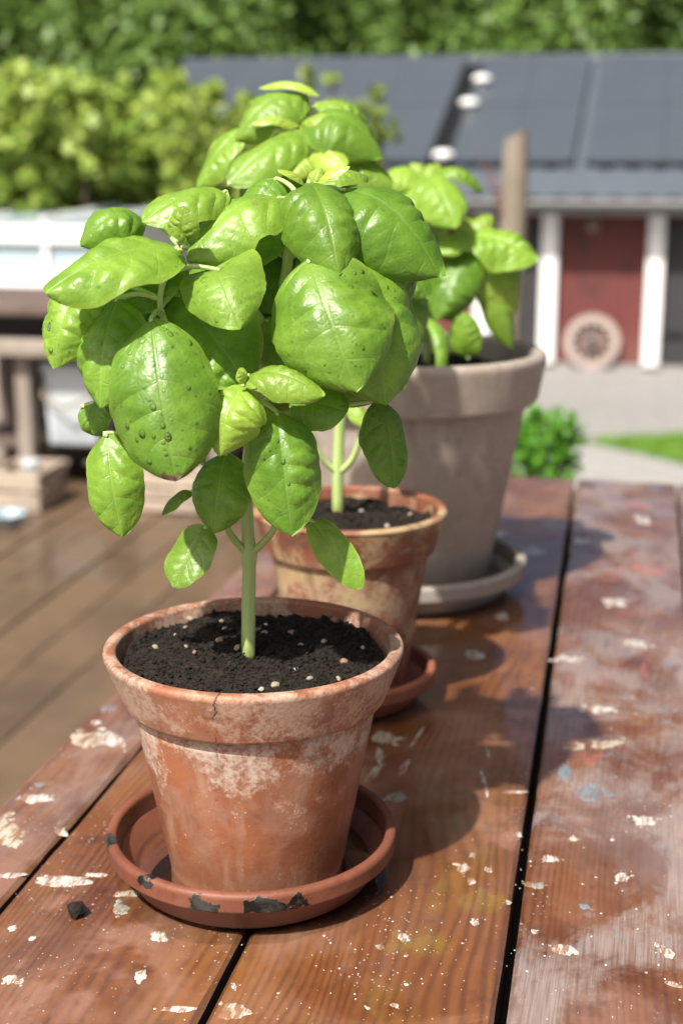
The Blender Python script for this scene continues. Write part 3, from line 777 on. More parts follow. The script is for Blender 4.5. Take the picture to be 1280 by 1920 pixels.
# glass jar by the leg, watering can rose in front of the crate
t = NT('jar_glass'); t.set(Base_Color=(.85, .92, .93), Roughness=.03, Transmission_Weight=.8, IOR=1.45); M_jar = t.m
q = aty(60, 884, YBn-.12)
jar = tag(empty('glass_jar', (q.x, YBn-.15, aty(60, 884, YBn-.15).z-.03)), 'small glass jar on the cream crate beside the bench leg', 'jar')
jar.location = (aty(60, 884, YBn-.15).x, YBn-.15, nz_(884)+.0-.02)
MB().lathe([(0, 0), (.030, 0), (.034, .01), (.034, .055), (.026, .066), (.026, .078), (.023, .078), (.023, .064), (.03, .053), (.03, .012), (0, .008)], 24).build('glass', M_jar, jar, True)
MB().lathe([(0, .079), (.028, .079), (.029, .083), (.029, .092), (.026, .095), (0, .095)], 24).build('lid', M_whiteplastic, jar, True)
q = atz(14, 985, DZ)
bk = tag(empty('enamel_bowl', (q.x, q.y, DZ)), 'pale blue enamel bowl on the deck before the left crate', 'bowl')
MB().lathe([(0, .004), (.028, .004), (.03, .0), (.034, .004), (.058, .034), (.062, .036), (.061, .039), (.056, .037), (.032, .009), (0, .008)], 32).build('shell', mat_plain('pale_blue_enamel', (.28, .36, .40), .3, .1, 10.), bk, True)
MB().lathe([(.0605, .0372), (.0635, .0372), (.0635, .0402), (.0605, .0402), (.0605, .0372)], 32).build('rim', M_black, bk, True)

# wooden post with twig on it
q = atd(968, 252, 5.2)
post = tag(empty('wooden_post', (q.x, q.y, GZ)), 'tall silvered wooden post standing before the barn roof', 'post')
h = q.z-GZ
V = []; Fq = []
for k, f_ in enumerate((0, .25, .5, .75, .93, 1.0)):
    for i in range(8):
        a = 2*math.pi*i/8+.39; rr = .047*(1 if k < 5 else .86)
        V.append((rr*1.08*math.cos(a)*1.0 - .05*(1-f_), rr*math.sin(a), h*f_ + (.022*math.cos(a) if k == 5 else 0)))
for k in range(5):
    for i in range(8): Fq.append((k*8+i, k*8+(i+1) % 8, (k+1)*8+(i+1) % 8, (k+1)*8+i))
Fq.append(tuple(range(40, 48)))
autosmooth(mesh_obj('shaft', V, Fq, M_graywood, post), 50)
rnd = random.Random(2)
for k in range(2):
    a = Vector((-.05+rnd.uniform(-.01, .01), -.05, h-.28+k*.03)); m_ = MB()
    e = a+Vector((-.05-.04*k, rnd.uniform(-.06, .02), .16+.05*k)); m_.tube([a, (a+e)/2+Vector((.015, 0, .02)), e], [.0030, .0022, .0010], 6)
    for j in range(7):
        p = a+(e-a)*(.25+.11*j); n_ = Vector((rnd.uniform(-1, 1), rnd.uniform(-1, 1), rnd.uniform(-.2, 1))).normalized()*.028; s_ = n_.cross(Vector((.3, .5, 1))).normalized()*.010
        m_.add([p, p+n_*.5+s_, p+n_, p+n_*.5-s_], [(0, 1, 2, 3)])
    m_.build('climbing_twig', M_rust, post)

# bright herb in a pot beyond the table end
hb = atd(1022, 845, 3.3)
herb = tag(empty('potted_herb', (hb.x, hb.y, DZ)), 'bright green bushy herb in a pot just beyond the table end', 'herb plant')
pz = .24
M_herbpot = mat_plain('herb_pot_clay', (.34, .15, .085), .7, .25, 20.)
MB().lathe([(0, .0), (.075, 0), (.105, pz-.05), (.112, pz-.05), (.116, pz), (.105, pz), (.098, pz-.03), (0, pz-.03)], 40).build('pot', M_herbpot, herb, True)
hc_ = atd(1022, 835, 3.3).z - DZ
V, F, cc = crown_mesh(140, 240, 3600, (.095, .088, .108), .020, .5, .2); V[:, 2] += hc_; cc[:, 2] += hc_
link(bpy.data.objects.new('crown', quick_mesh('crown', V, F, F_herb)), herb)
m_ = MB()
for k in range(14): m_.tube([(0.02*math.cos(k), .02*math.sin(k), pz-.03), Vector(cc[k])*.5+Vector((0, 0, .1)), cc[k]], [.003, .0025, .001], 5)
m_.build('stems', M_stem, herb, True)

# ------------------------------------------------------------------ the table
table = tag(empty('garden_table', (0, 0, DZ)), 'worn wet plank table splashed with old paint under the pots', 'table')
TZ = -DZ
def plank(x0a, x0b, x1a, x1b, y0, y1, th=.034, bev=.0022, seed=0, paint=0.):
    """board whose edges may taper: x0a/x1a at y0, x0b/x1b at y1; edges lightly worn"""
    g = random.Random(seed); n = 60; V = []; Fq = []
    prof = [(0, -th), (0, -bev), (bev, 0), (None, 0), (1, -bev), (1, -th)]
    for k in range(n+1):
        f_ = k/n; y = y0+(y1-y0)*f_
        a = x0a+(x0b-x0a)*f_ + .0006*mnoise.noise((y*23, seed, 0)); b = x1a+(x1b-x1a)*f_ + .0006*mnoise.noise((y*23, seed, 7))
        w_ = bev*(1+.8*mnoise.noise((y*40, seed, 3))); w2 = bev*(1+.8*mnoise.noise((y*40, seed, 5)))
        V += [(a, y, TZ-th), (a, y, TZ-w_), (a+w_, y, TZ), (b-w2, y, TZ), (b, y, TZ-w2), (b, y, TZ-th)]
    for k in range(n):
        for i in range(6): Fq.append((k*6+i, k*6+(i+1) % 6, (k+1)*6+(i+1) % 6, (k+1)*6+i))
    Fq.append((0, 1, 2, 3, 4, 5)); Fq.append(tuple(n*6+i for i in range(5, -1, -1)))
    Fq = [tuple(reversed(f)) for f in Fq]
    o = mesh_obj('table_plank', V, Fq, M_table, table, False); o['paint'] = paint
    o.data.materials.append(M_gap_shade)  # side faces between boards get the gap shade as colour
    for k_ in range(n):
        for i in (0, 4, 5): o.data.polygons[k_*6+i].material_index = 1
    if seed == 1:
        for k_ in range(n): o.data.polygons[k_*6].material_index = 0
    return o
YN, YF = -.25, atz(1100, 900, 0).y
xE = atz(100, 1409, 0).x; xA = atz(128, 1555, 0).x; xB = atz(414, 1842, 0).x
c0 = atz(935, 1920, 0); c1 = atz(1077, 905, 0); sl_ = (c1.x-c0.x)/(c1.y-c0.y)
cN = c0.x+(YN-c0.y)*sl_; cF = c1.x
gp = .0014
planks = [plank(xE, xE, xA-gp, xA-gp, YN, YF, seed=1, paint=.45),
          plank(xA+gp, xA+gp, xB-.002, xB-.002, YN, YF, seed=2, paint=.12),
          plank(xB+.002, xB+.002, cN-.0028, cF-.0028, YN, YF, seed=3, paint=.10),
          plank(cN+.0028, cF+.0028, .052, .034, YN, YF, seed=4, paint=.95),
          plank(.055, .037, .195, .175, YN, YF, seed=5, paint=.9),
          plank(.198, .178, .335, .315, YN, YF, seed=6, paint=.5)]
MB().box(xE+.03, .31, YN+.06, YN+.10, TZ-.12, TZ-.037).build('apron', M_tframe, table)
MB().box(xE+.03, .29, YF-.10, YF-.06, TZ-.12, TZ-.037).build('apron', M_tframe, table)
MB().box(xE+.03, xE+.06, YN+.101, YF-.101, TZ-.12, TZ-.037).build('apron', M_tframe, table)
MB().box(.26, .29, YN+.101, YF-.101, TZ-.12, TZ-.037).build('apron', M_tframe, table)
for lx_ in (xE+.062, .20):
    for ly_ in (YN+.105, YF-.165):
        autosmooth(MB().box(lx_, lx_+.055, ly_, ly_+.055, 0, TZ-.037, .004).build('leg', M_tframe, table))

for (a_, b_) in ((xA, xA), (xB, xB), (cN, cF), (.0535, .0355), (.1965, .1765)):      # added strips: hide the sunlit deck below, keep the board gaps dark
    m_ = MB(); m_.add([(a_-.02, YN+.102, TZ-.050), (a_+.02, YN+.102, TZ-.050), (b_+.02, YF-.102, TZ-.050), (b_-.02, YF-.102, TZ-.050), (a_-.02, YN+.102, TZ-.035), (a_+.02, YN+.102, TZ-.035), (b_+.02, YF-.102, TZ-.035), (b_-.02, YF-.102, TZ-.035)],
        [(3, 2, 1, 0), (4, 5, 6, 7), (0, 1, 5, 4), (1, 2, 6, 5), (2, 3, 7, 6), (3, 0, 4, 7)]); m_.build('added_gap_strip', M_gap_shade, table)
def blot(V0, F0, cx, cy, rx, ry, rot, seed, z=TZ):
    """irregular film of dried paint, raised a fraction of a millimetre"""
    n = 44; b = len(V0); ca, sa = math.cos(rot), math.sin(rot)
    for (f_, h_) in ((1., .00008), (.93, .00020), (.5, .00026)):
        for i in range(n):
            a = 2*math.pi*i/n
            w_ = 1 + .42*mnoise.noise((math.cos(a)*1.3+seed*3.1, math.sin(a)*1.3, seed)) + .26*mnoise.noise((math.cos(a)*3.4, math.sin(a)*3.4+seed*1.7, seed)) + .13*mnoise.noise((math.cos(a)*8.5+seed, math.sin(a)*8.5, seed)); w_ = max(w_, .25)
            x, y = rx*w_*f_*math.cos(a), ry*w_*f_*math.sin(a)
            V0.append((cx+x*ca-y*sa, cy+x*sa+y*ca, z+h_))
    for l in range(2):
        for i in range(n): F0.append((b+l*n+i, b+l*n+(i+1) % n, b+(l+1)*n+(i+1) % n, b+(l+1)*n+i))
    F0.append(tuple(b+2*n+i for i in range(n)))
def plank_at(x, y):
    xc = c0.x+(y-c0.y)*sl_
    if x < xA: return planks[0]
    if x < xB: return planks[1]
    if x < xc: return planks[2]
    return planks[3] if x < .05 else planks[4]
splashes = [  # pixel centre, half width, half height (pixels in the photo), tilt, paint
 (65, 1498, 37, 9, 0, 'p'), (12, 1562, 30, 30, .5, 'c'), (112, 1652, 55, 11, -.12, 'p'), (22, 1641, 28, 5, 0, 'p'), (238, 1676, 26, 6, 0, 'c'),
 (226, 1706, 17, 13, .3, 'g'), (301, 1757, 17, 13, .5, 'p'), (264, 1830, 12, 13, 0, 'p'), (209, 1387, 19, 17, .6, 'p'), (147, 1386, 32, 17, .4, 'c'),
 (20, 1836, 15, 8, 0, 'p'), (40, 1840, 6, 5, 0, 'p'), (116, 1562, 9, 9, .5, 'p'), (24, 1741, 9, 6, 0, 'p'), (438, 1898, 28, 16, .2, 'c'), (338, 1892, 34, 6, 0, 'p'),
 (722, 1383, 23, 13, 0, 'c'), (711, 1416, 9, 14, 0, 'c'), (699, 1450, 10, 18, -.3, 'c'), (782, 1381, 4, 20, -.3, 'c'), (757, 1440, 7, 16, -.3, 'p'),
 (742, 1495, 20, 10, 0, 'g'), (908, 1470, 4, 26, 0, 'p'), (966, 1485, 26, 3, 0, 'p'), (914, 1410, 3, 12, 0, 'c'), (1055, 1781, 27, 10, 0, 'p'), (1249, 1786, 14, 12, .3, 'p'),
 (1262, 1846, 18, 5, -.6, 'p'), (1075, 1573, 9, 4, 0, 'c'), (868, 1627, 14, 8, -.4, 'c'), (884, 1652, 9, 6, 0, 'c'), (887, 1603, 6, 5, 0, 'p'), (915, 1631, 7, 6, 0, 'p'),
 (972, 1565, 5, 7, 0, 'p'), (952, 1692, 6, 5, 0, 'p'), (1000, 1747, 6, 5, 0, 'p'), (1030, 1610, 18, 6, 0, 'p'), (1165, 1645, 15, 9, -.5, 'p'), (1000, 1660, 20, 7, -.2, 'g'),
 (1120, 1330, 26, 8, .3, 'p'), (1075, 1400, 24, 8, -.2, 'c'), (1140, 1395, 34, 6, .5, 'c'), (1060, 1450, 14, 16, 0, 'b'), (1110, 1490, 40, 14, .1, 'b'), (1210, 1540, 30, 9, .2, 'p'),
 (1095, 1700, 10, 6, 0, 'b'), (740, 1885, 8, 6, 0, 'p'), (712, 1775, 8, 6, .5, 'g'), (890, 1730, 8, 6, 0, 'p'), (756, 1757, 10, 7, 0, 'p'), (30, 1580, 16, 8, 0, 'c'),
 (150, 1325, 14, 6, 0, 'b'), (180, 1355, 10, 5, 0, 'p'), (85, 1470, 22, 5, .4, 'b'), (180, 1640, 24, 4, 0, 'p'), (60, 1760, 7, 5, 0, 'p'), (440, 1850, 7, 5, 0, 'p'),
 (930, 1000, 20, 6, 0, 'p'), (1090, 1015, 18, 6, 0, 'p'), (1205, 975, 16, 10, 0, 'p'), (1000, 1035, 24, 8, 0, 'p'), (1150, 1130, 22, 8, 0, 'p'), (940, 1155, 12, 9, 0, 'p'), (1190, 1205, 22, 8, .4, 'p'), (1060, 1235, 24, 7, 0, 'p'), (890, 1228, 16, 9, 0, 'p'), (1035, 985, 24, 7, 0, 'b')]
rndS = random.Random(31)
PM = dict(p=M_pale_paint, c=M_white_paint, g=M_grey_paint, b=M_blue_paint)
for k, (px, py, hw, hh, rot, m_) in enumerate(splashes):
    c = atz(px, py, 0); ex = (atz(px+hw, py, 0)-c).length; ey = (atz(px, py-hh, 0)-c).length
    if c.x-ex*1.3 < xE: c.x = xE+ex*1.35
    V = []; F = []; blot(V, F, c.x, c.y, ex*.92, ey*.92, YAW+rot, k+.37)
    for j in range(rndS.randint(0, 3)):
        f_ = rndS.uniform(.10, .3)*min(ex, ey)*1.2; th = rndS.uniform(0, 6.28); dd_ = rndS.uniform(1.0, 1.5)
        lx2, ly2 = ex*dd_*math.cos(th), ey*dd_*math.sin(th); ca_, sa_ = math.cos(YAW+rot), math.sin(YAW+rot)
        blot(V, F, c.x+lx2*ca_-ly2*sa_, c.y+lx2*sa_+ly2*ca_, f_*1.3, f_, th, k+j*.7+.11)
    mesh_obj('paint_splash', V, F, PM[m_], plank_at(c.x, c.y), True)
rnd = random.Random(11); SV = {id(p): [[], []] for p in planks}
zones = [((520, 950, 1500, 1915), 230, .9), ((0, 460, 1600, 1915), 90, .8), ((960, 1279, 1300, 1915), 130, 1.), ((700, 1279, 950, 1350), 90, 1.6)]
for (a0, a1, b0, b1), n, s_ in zones:
    for k in range(n):
        if n == 230: px, py = rnd.gauss(740, 120), rnd.gauss(1770, 110)
        else: px, py = rnd.uniform(a0, a1), rnd.uniform(b0, b1)
        c = atz(px, py, 0)
        if c.y < .3 or c.y > YF-.01 or c.x > .30: continue
        r_ = .00034*s_*math.exp(rnd.gauss(0, .55)); L_ = SV[id(plank_at(c.x, c.y))]
        nn = 8; b = len(L_[0]); 
        for (f_, h_) in ((1., .00015), (.6, .0004)):
            for i in range(nn):
                t_ = 2*math.pi*i/nn; w_ = 1+.3*rnd.uniform(-1, 1); L_[0].append((c.x+r_*w_*f_*math.cos(t_), c.y+r_*w_*f_*math.sin(t_), TZ+h_))
        for i in range(nn): L_[1].append((b+i, b+(i+1) % nn, b+nn+(i+1) % nn, b+nn+i))
        L_[1].append(tuple(b+nn+i for i in range(nn)))
for p in planks:
    V, F = SV[id(p)]
    if V: o = mesh_obj('paint_specks', V, F, M_pale_paint, p, True); o['kind'] = 'stuff'

# ------------------------------------------------------------------ pots, saucers, soil
def pot(name, label, c, prof_body, prof_rim, mat, group='clay pots on the table', rim_mat=None):
    t_ = tag(empty(name, c), label, 'pot', group)
    autosmooth(MB().lathe(prof_body, 112, wob=.003).build('body', mat, t_), 40)
    autosmooth(MB().lathe(prof_rim, 112, wob=.003).build('rim', rim_mat or mat, t_), 40)
    return t_
def arc(cx, cz, r, a0, a1, n=6): return [(cx+r*math.cos(R(a0+(a1-a0)*k/n)), cz+r*math.sin(R(a0+(a1-a0)*k/n))) for k in range(n+1)]

def soil_mesh(name, label, center, radius, z, seed, n_r=46, n_a=110, amp=.0045, crumbs=900, pebbles=()):
    V = [(0, 0, 0)]; F = []
    def hgt(x, y):
        r_ = math.hypot(x, y)/radius
        return amp*(1.1*mnoise.noise((x*28, y*28, seed)) + .7*mnoise.noise((x*80, y*80, seed+3)) + .42*mnoise.noise((x*230, y*230, seed+5)) + .25*mnoise.noise((x*520, y*520, seed+9))) + .006*(1-r_*r_)
    V[0] = (0, 0, hgt(0, 0))
    for i in range(1, n_r+1):
        for k in range(n_a):
            a = 2*math.pi*k/n_a; r_ = radius*i/n_r; x, y = r_*math.cos(a), r_*math.sin(a); V.append((x, y, hgt(x, y) - (.006 if i == n_r else 0)))
    for k in range(n_a): F.append((0, 1+k, 1+(k+1) % n_a))
    for i in range(n_r-1):
        for k in range(n_a):
            a = 1+i*n_a+k; b = 1+i*n_a+(k+1) % n_a; F.append((a, a+n_a, b+n_a, b))
    root = tag(empty(name, (center[0], center[1], z)), label, 'soil', kind='stuff')
    mesh_obj('surface', V, F, M_soil, root)
    g = random.Random(seed); CV = MB(); ico = ICO
    for k in range(crumbs):
        a = g.uniform(0, 6.283); r_ = radius*.97*math.sqrt(g.random()); x, y = r_*math.cos(a), r_*math.sin(a)
        s_ = .00050*math.exp(g.gauss(0, .55)); s_ = min(s_, .0022); el_ = 4.5 if g.random() < .22 else 1.25; s_ *= .6 if el_ > 2 else 1
        M3 = Matrix.Rotation(g.uniform(0, 6), 3, 'Z') @ Matrix.Rotation(g.uniform(0, 6), 3, 'X'); zz = hgt(x, y)
        vs = []
        for v in ico[0]:
            w_ = 1+.5*mnoise.noise((v[0]*1.7+k, v[1]*1.7, v[2]*1.7)); q = M3 @ Vector((v[0]*s_*el_*w_, v[1]*s_*w_, v[2]*s_*.8*w_)); vs.append((x+q.x, y+q.y, zz+q.z+s_*.3))
        CV.add(vs, ico[1])
    o = CV.build('crumbs', M_soil, root, False); o['kind'] = 'stuff'
    for (x, y, s_, m_) in pebbles:
        pb = mesh_copy('pebble', PEB[(int(abs(x)*1e5)) % len(PEB)], root, (x, y, hgt(x, y)+s_*.45), (g.uniform(-.4, .4), g.uniform(-.4, .4), g.uniform(0, 6)), (s_*1.0, s_*.8, s_*.66))
        pb.data = pb.data if m_ == 0 else PEBM[m_-1][(int(abs(x)*1e5)) % len(PEB)]
    return root, hgt
bm = bmesh.new(); bmesh.ops.create_icosphere(bm, subdivisions=1, radius=1)
bm.verts.ensure_lookup_table(); ICO = ([tuple(v.co) for v in bm.verts], [tuple(v.index for v in f.verts) for f in bm.faces]); bm.free()
bm = bmesh.new(); bmesh.ops.create_icosphere(bm, subdivisions=2, radius=1)
bm.verts.ensure_lookup_table(); ICO2 = ([tuple(v.co) for v in bm.verts], [tuple(v.index for v in f.verts) for f in bm.faces]); bm.free()
M_peb = mat_plain('cream_grit', (.26, .21, .15), .8, .4, 1.2, .4); M_peb2 = mat_plain('brown_grit', (.24, .14, .10), .7, .35, 1.2, .4); M_peb3 = mat_plain('white_perlite', (.33, .30, .255), .9, .2, 1.2, .4)
class _D:  # holder so pebbles can share mesh data
    def __init__(s, d): s.data = d
def pebset(mat):
    out = []
    for k in range(4):
        V = [tuple(c*(1+.42*mnoise.noise((v[0]*1.5+k*5, v[1]*1.2, v[2]*1.2))) for c in v) for v in ICO2[0]]
        me = bpy.data.meshes.new('pebble'); me.from_pydata(V, [], ICO2[1]); me.polygons.foreach_set('use_smooth', [True]*len(me.polygons)); me.materials.append(mat); out.append(me)
    return out
_p0 = pebset(M_peb); PEB = [_D(m) for m in _p0]; PEBM = [pebset(M_peb2), pebset(M_peb3)]

# front pot
P1 = atd(476, 1203, .711*1.0); Z1 = P1.z
c1x, c1y = P1.x, P1.y
base1 = .007
H1 = Z1-base1
tar1 = []
def saucer_pt(px, py, z): q = atz(px, py, z); return (q.x-s1x, q.y-s1y, z)
s1x, s1y = c1x-.0030, c1y+.001
for (px, py, zz, rr) in ((210, 1585, .026, .0078), (388, 1697, .020, .0085), (487, 1700, .022, .0080), (515, 1702, .019, .0075), (555, 1693, .022, .0062), (275, 1655, .026, .0052)):
    a = Vector(saucer_pt(px, py, zz)); a2 = a.xy.normalized()*.0775; tar1.append((a2.x, a2.y, zz, rr))
M_pot1 = mat_terracotta('weathered_terracotta', (.265, .100, .047), (.175, .060, .029), (.50, .45, .37), .95, (H1-.060, H1-.030), crack=-.0105, seed=1.3, damp=.02)
M_rim1 = mat_terracotta('weathered_terracotta_rim', (.245, .090, .045), (.165, .056, .029), (.50, .42, .32), .75, (H1-.022, H1-.012), crack=-.0105, seed=2.9, damp=.02)
M_sau1 = mat_terracotta('terracotta_saucer_clay', (.165, .055, .029), (.115, .037, .020), (.34, .24, .18), .22, (.5, .6), tar=tar1, seed=4.1, damp=.006)
M_pot2 = mat_terracotta('mouldy_terracotta', (.215, .076, .040), (.14, .046, .026), (.46, .37, .24), .8, (.06, .085), mould=.75, seed=7.7, damp=.03)
M_sau2 = mat_terracotta('damp_terracotta', (.26, .09, .05), (.19, .06, .034), (.42, .28, .2), .3, (.5, .6), seed=9.2, damp=.006)
M_pot3 = mat_terracotta('grey_clay', (.30, .258, .215), (.25, .208, .17), (.45, .40, .35), .45, (.10, .15), seed=3.3, damp=.035)
M_sau3 = mat_terracotta('grey_saucer_clay', (.30, .265, .225), (.25, .215, .18), (.42, .38, .33), .45, (.5, .6), seed=5.9, damp=.012)

hr = .0290; zr = H1-hr
pot1 = pot('terracotta_pot', 'front terracotta pot with cracked rim and white lime bloom', (c1x, c1y, base1),
    [(0, .006), (.0435, .006), (.0435, 0), (.0455, 0), (.0470, .003), (.0636, zr-.008), (.0634, zr-.003), (.0620, zr-.0002), (.0585, zr-.0002), (.0575, zr-.006), (.0415, .010), (0, .010)],
    [(.0605, zr), (.0686, zr), (.0697, zr+.0014), (.0787, H1-.0034)] + arc(.0764, H1-.0024, .0024, 0, 90, 5) + arc(.0742, H1-.0026, .0026, 90, 180, 5) + [(.0700, H1-.012), (.0630, zr+.002), (.0605, zr)], M_pot1, rim_mat=M_rim1)
def saucer(name, label, c, Rt, Rb, h, mat, lip=.011, th=.006):
    t_ = tag(empty(name, c), label, 'saucer', 'saucers under the pots')
    autosmooth(MB().lathe([(0, .0), (Rb-.004, 0), (Rb, .003), (Rb+(Rt-.0025-Rb)*.62, h-lip-.001), (Rt-.004, h-lip-.0005)] + [(Rt-th-.002, h-lip-.0005), (Rb-.004, .007), (Rb-.012, .0055), (0, .0055)], 112, wob=.003).build('dish', mat, t_), 45)
    autosmooth(MB().lathe([(Rt-.0042, h-lip), (Rt-.0015, h-lip)] + [(Rt-.0004, h-lip+.0012), (Rt, h-.0030)] + arc(Rt-.0028, h-.0028, .0028, 0, 90, 5) + arc(Rt-th+.0025, h-.0025, .0025, 90, 180, 5) + [(Rt-th-.001, h-lip), (Rt-.0042, h-lip)], 112, wob=.003).build('lip', mat, t_), 45)
    return t_
sau1 = saucer('terracotta_saucer', 'front terracotta saucer with black tar daubs on its lip', (s1x, s1y, .0012), .0788, .0655, .0285, M_sau1)
V, F = [], []
def disc(r_, z, n=64): return [(r_*math.cos(2*math.pi*k/n), r_*math.sin(2*math.pi*k/n), z) for k in range(n)]
def puddle_obj(name, label, c, r_, z0, th=.0016):
    m = MB(); m.lathe([(0, 0), (r_, 0), (r_+.0006, th*.5), (r_, th), (0, th)], 64); o = m.build(name, M_water, None, True, (c[0], c[1], z0))
    return tag(o, label, 'water', kind='stuff')
puddle_obj('saucer_water', 'shallow water standing in the front saucer', (s1x, s1y), .0655, .0012+.0062, .0028)
# thin film of water that has crept out from under the front saucer
m = MB(); n = 90; ringsP = []
for (f_, z_) in ((.80, .0004), (.985, .0011), (1.0, .0003)):
    for i in range(n):
        a = 2*math.pi*i/n; rr = .0735+.0055*mnoise.noise((math.cos(a)*1.4, math.sin(a)*1.4, 2.2))+.0025*mnoise.noise((math.cos(a)*4, math.sin(a)*4, 5.2))
        m.V.append((rr*f_*math.cos(a), rr*f_*math.sin(a), z_))
for l in range(2):
    for i in range(n): m.F.append((l*n+i, (l+1)*n+i, (l+1)*n+(i+1) % n, l*n+(i+1) % n))
o = m.build('water_film', M_water, None, True, (s1x, s1y-.002, 0)); tag(o, 'thin wet film creeping out round the foot of the front saucer', 'water', kind='stuff')

def soil_px(lst, c, z): return [(atz(px, py, z).x-c[0], atz(px, py, z).y-c[1], s_, m_) for (px, py, s_, m_) in lst]
soil1_z = Z1-.0080
pl1 = soil_px([(257, 1189, .0029, 0), (357, 1165, .0021, 0), (348, 1180, .0016, 0), (292, 1228, .0018, 0), (416, 1179, .0016, 0), (421, 1190, .0016, 2), (434, 1197, .0014, 1),
   (412, 1227, .0026, 1), (445, 1243, .0021, 0), (593, 1146, .0026, 2), (498, 1189, .0016, 2), (496, 1205, .0018, 2), (548, 1199, .0021, 0), (606, 1209, .0020, 2),
   (628, 1181, .0024, 1), (654, 1170, .0018, 0), (657, 1180, .0013, 2), (686, 1180, .0021, 0), (564, 1229, .0015, 0), (644, 1246, .0024, 1), (555, 1268, .0018, 2),
   (635, 1276, .0019, 0), (654, 1276, .0018, 0), (581, 1285, .0017, 0), (515, 1296, .0024, 0), (490, 1299, .0018, 2), (365, 1245, .0014, 1), (350, 1238, .0012, 0), (575, 1243, .0012, 1), (680, 1225, .0014, 2), (330, 1200, .0011, 2)], (c1x, c1y), soil1_z)
soil1, hg1 = soil_mesh('potting_soil', 'black potting soil with pale grit in the front pot', (c1x, c1y), .0698, soil1_z, 1.0, crumbs=5200, pebbles=pl1)

# middle pot
P2 = atd(656, 950, 1.0*.972); c2x, c2y, Z2 = P2.x, P2.y, P2.z; k2 = .0688/.08
base2 = .0085; H2 = Z2-base2; zr2 = H2-.030
pot2 = pot('terracotta_pot', 'mould-stained terracotta pot standing second in the row', (c2x, c2y, base2),
    [(0, .006), (.036, .006), (.036, 0), (.038, 0), (.0395, .003), (.0552, zr2-.003), (.0555, zr2-.0002), (.052, zr2-.0002), (.051, zr2-.006), (.036, .010), (0, .010)],
    [(.0535, zr2), (.0588, zr2), (.0598, zr2+.0014), (.0676, H2-.0034)] + arc(.0660, H2-.0024, .0024, 0, 90, 5) + arc(.0640, H2-.0026, .0026, 90, 180, 5) + [(.0605, H2-.012), (.0560, zr2+.002), (.0535, zr2)], M_pot2)
sau2 = saucer('terracotta_saucer', 'terracotta saucer under the mould-stained middle pot', (c2x-.004, c2y-.002, .001), .0665, .054, .026, M_sau2)
soil2, hg2 = soil_mesh('potting_soil', 'dark potting soil in the mould-stained middle pot', (c2x, c2y), .0590, Z2-.011, 2.0, 34, 90, crumbs=1400,
    pebbles=[(x_*.06, y_*.06, s_, m_) for (x_, y_, s_, m_) in ((.5, -.3, .0022, 2), (.3, -.6, .002, 0), (-.2, -.5, .0018, 2), (.7, .1, .002, 0), (.1, .2, .002, 2), (-.5, .1, .0018, 0))])
# big grey pot
P3 = atd(772, 652, 1.27*.975); c3x, c3y, Z3 = P3.x, P3.y, P3.z
base3 = .009; H3 = Z3-base3; zr3 = H3-.044; Rt3 = .1170
pot3 = pot('clay_pot', 'big grey-brown clay pot with a broad rim behind the others', (c3x, c3y, base3),
    [(0, .008), (.066, .008), (.066, 0), (.068, 0), (.0705, .004), (.0995, zr3-.003), (.0998, zr3-.0002), (.094, zr3-.0002), (.096, zr3-.006), (.066, .014), (0, .014)],
    [(.0945, zr3), (.1075, zr3), (.1100, zr3+.003), (Rt3-.001, H3-.010)] + arc(Rt3-.0065, H3-.0060, .0060, 0, 180, 8) + [(Rt3-.0135, H3-.012), (.0990, zr3+.002), (.0945, zr3)], M_pot3)
sau3 = saucer('clay_saucer', 'grey clay saucer under the big grey-brown pot', (c3x, c3y-.004, .001), .1050, .088, .031, M_sau3, .014, .009)
puddle_obj('saucer_water', 'water lying in the grey saucer of the big pot', (c3x, c3y-.004), .088, .0075, .005)
soil3, hg3 = soil_mesh('potting_soil', 'dark potting soil in the big grey-brown pot', (c3x, c3y), .0985, Z3-.020, 3.0, 34, 90, crumbs=500)
# clod of soil on the table
q = atz(143, 1717, 0); V = []
for v in ICO2[0]:
    w_ = 1+.55*mnoise.noise((v[0]*2.1+3, v[1]*2.1, v[2]*2.1))+.3*mnoise.noise((v[0]*5+3, v[1]*5, v[2]*5)); V.append((v[0]*.0052*w_, v[1]*.0048*w_, .0034+v[2]*.0038*w_))
tag(mesh_obj('soil_clod', V, ICO2[1], M_soil, None, False, None, (q.x, q.y, 0)), 'small black clod of soil lying on the table at lower left', 'soil clod')

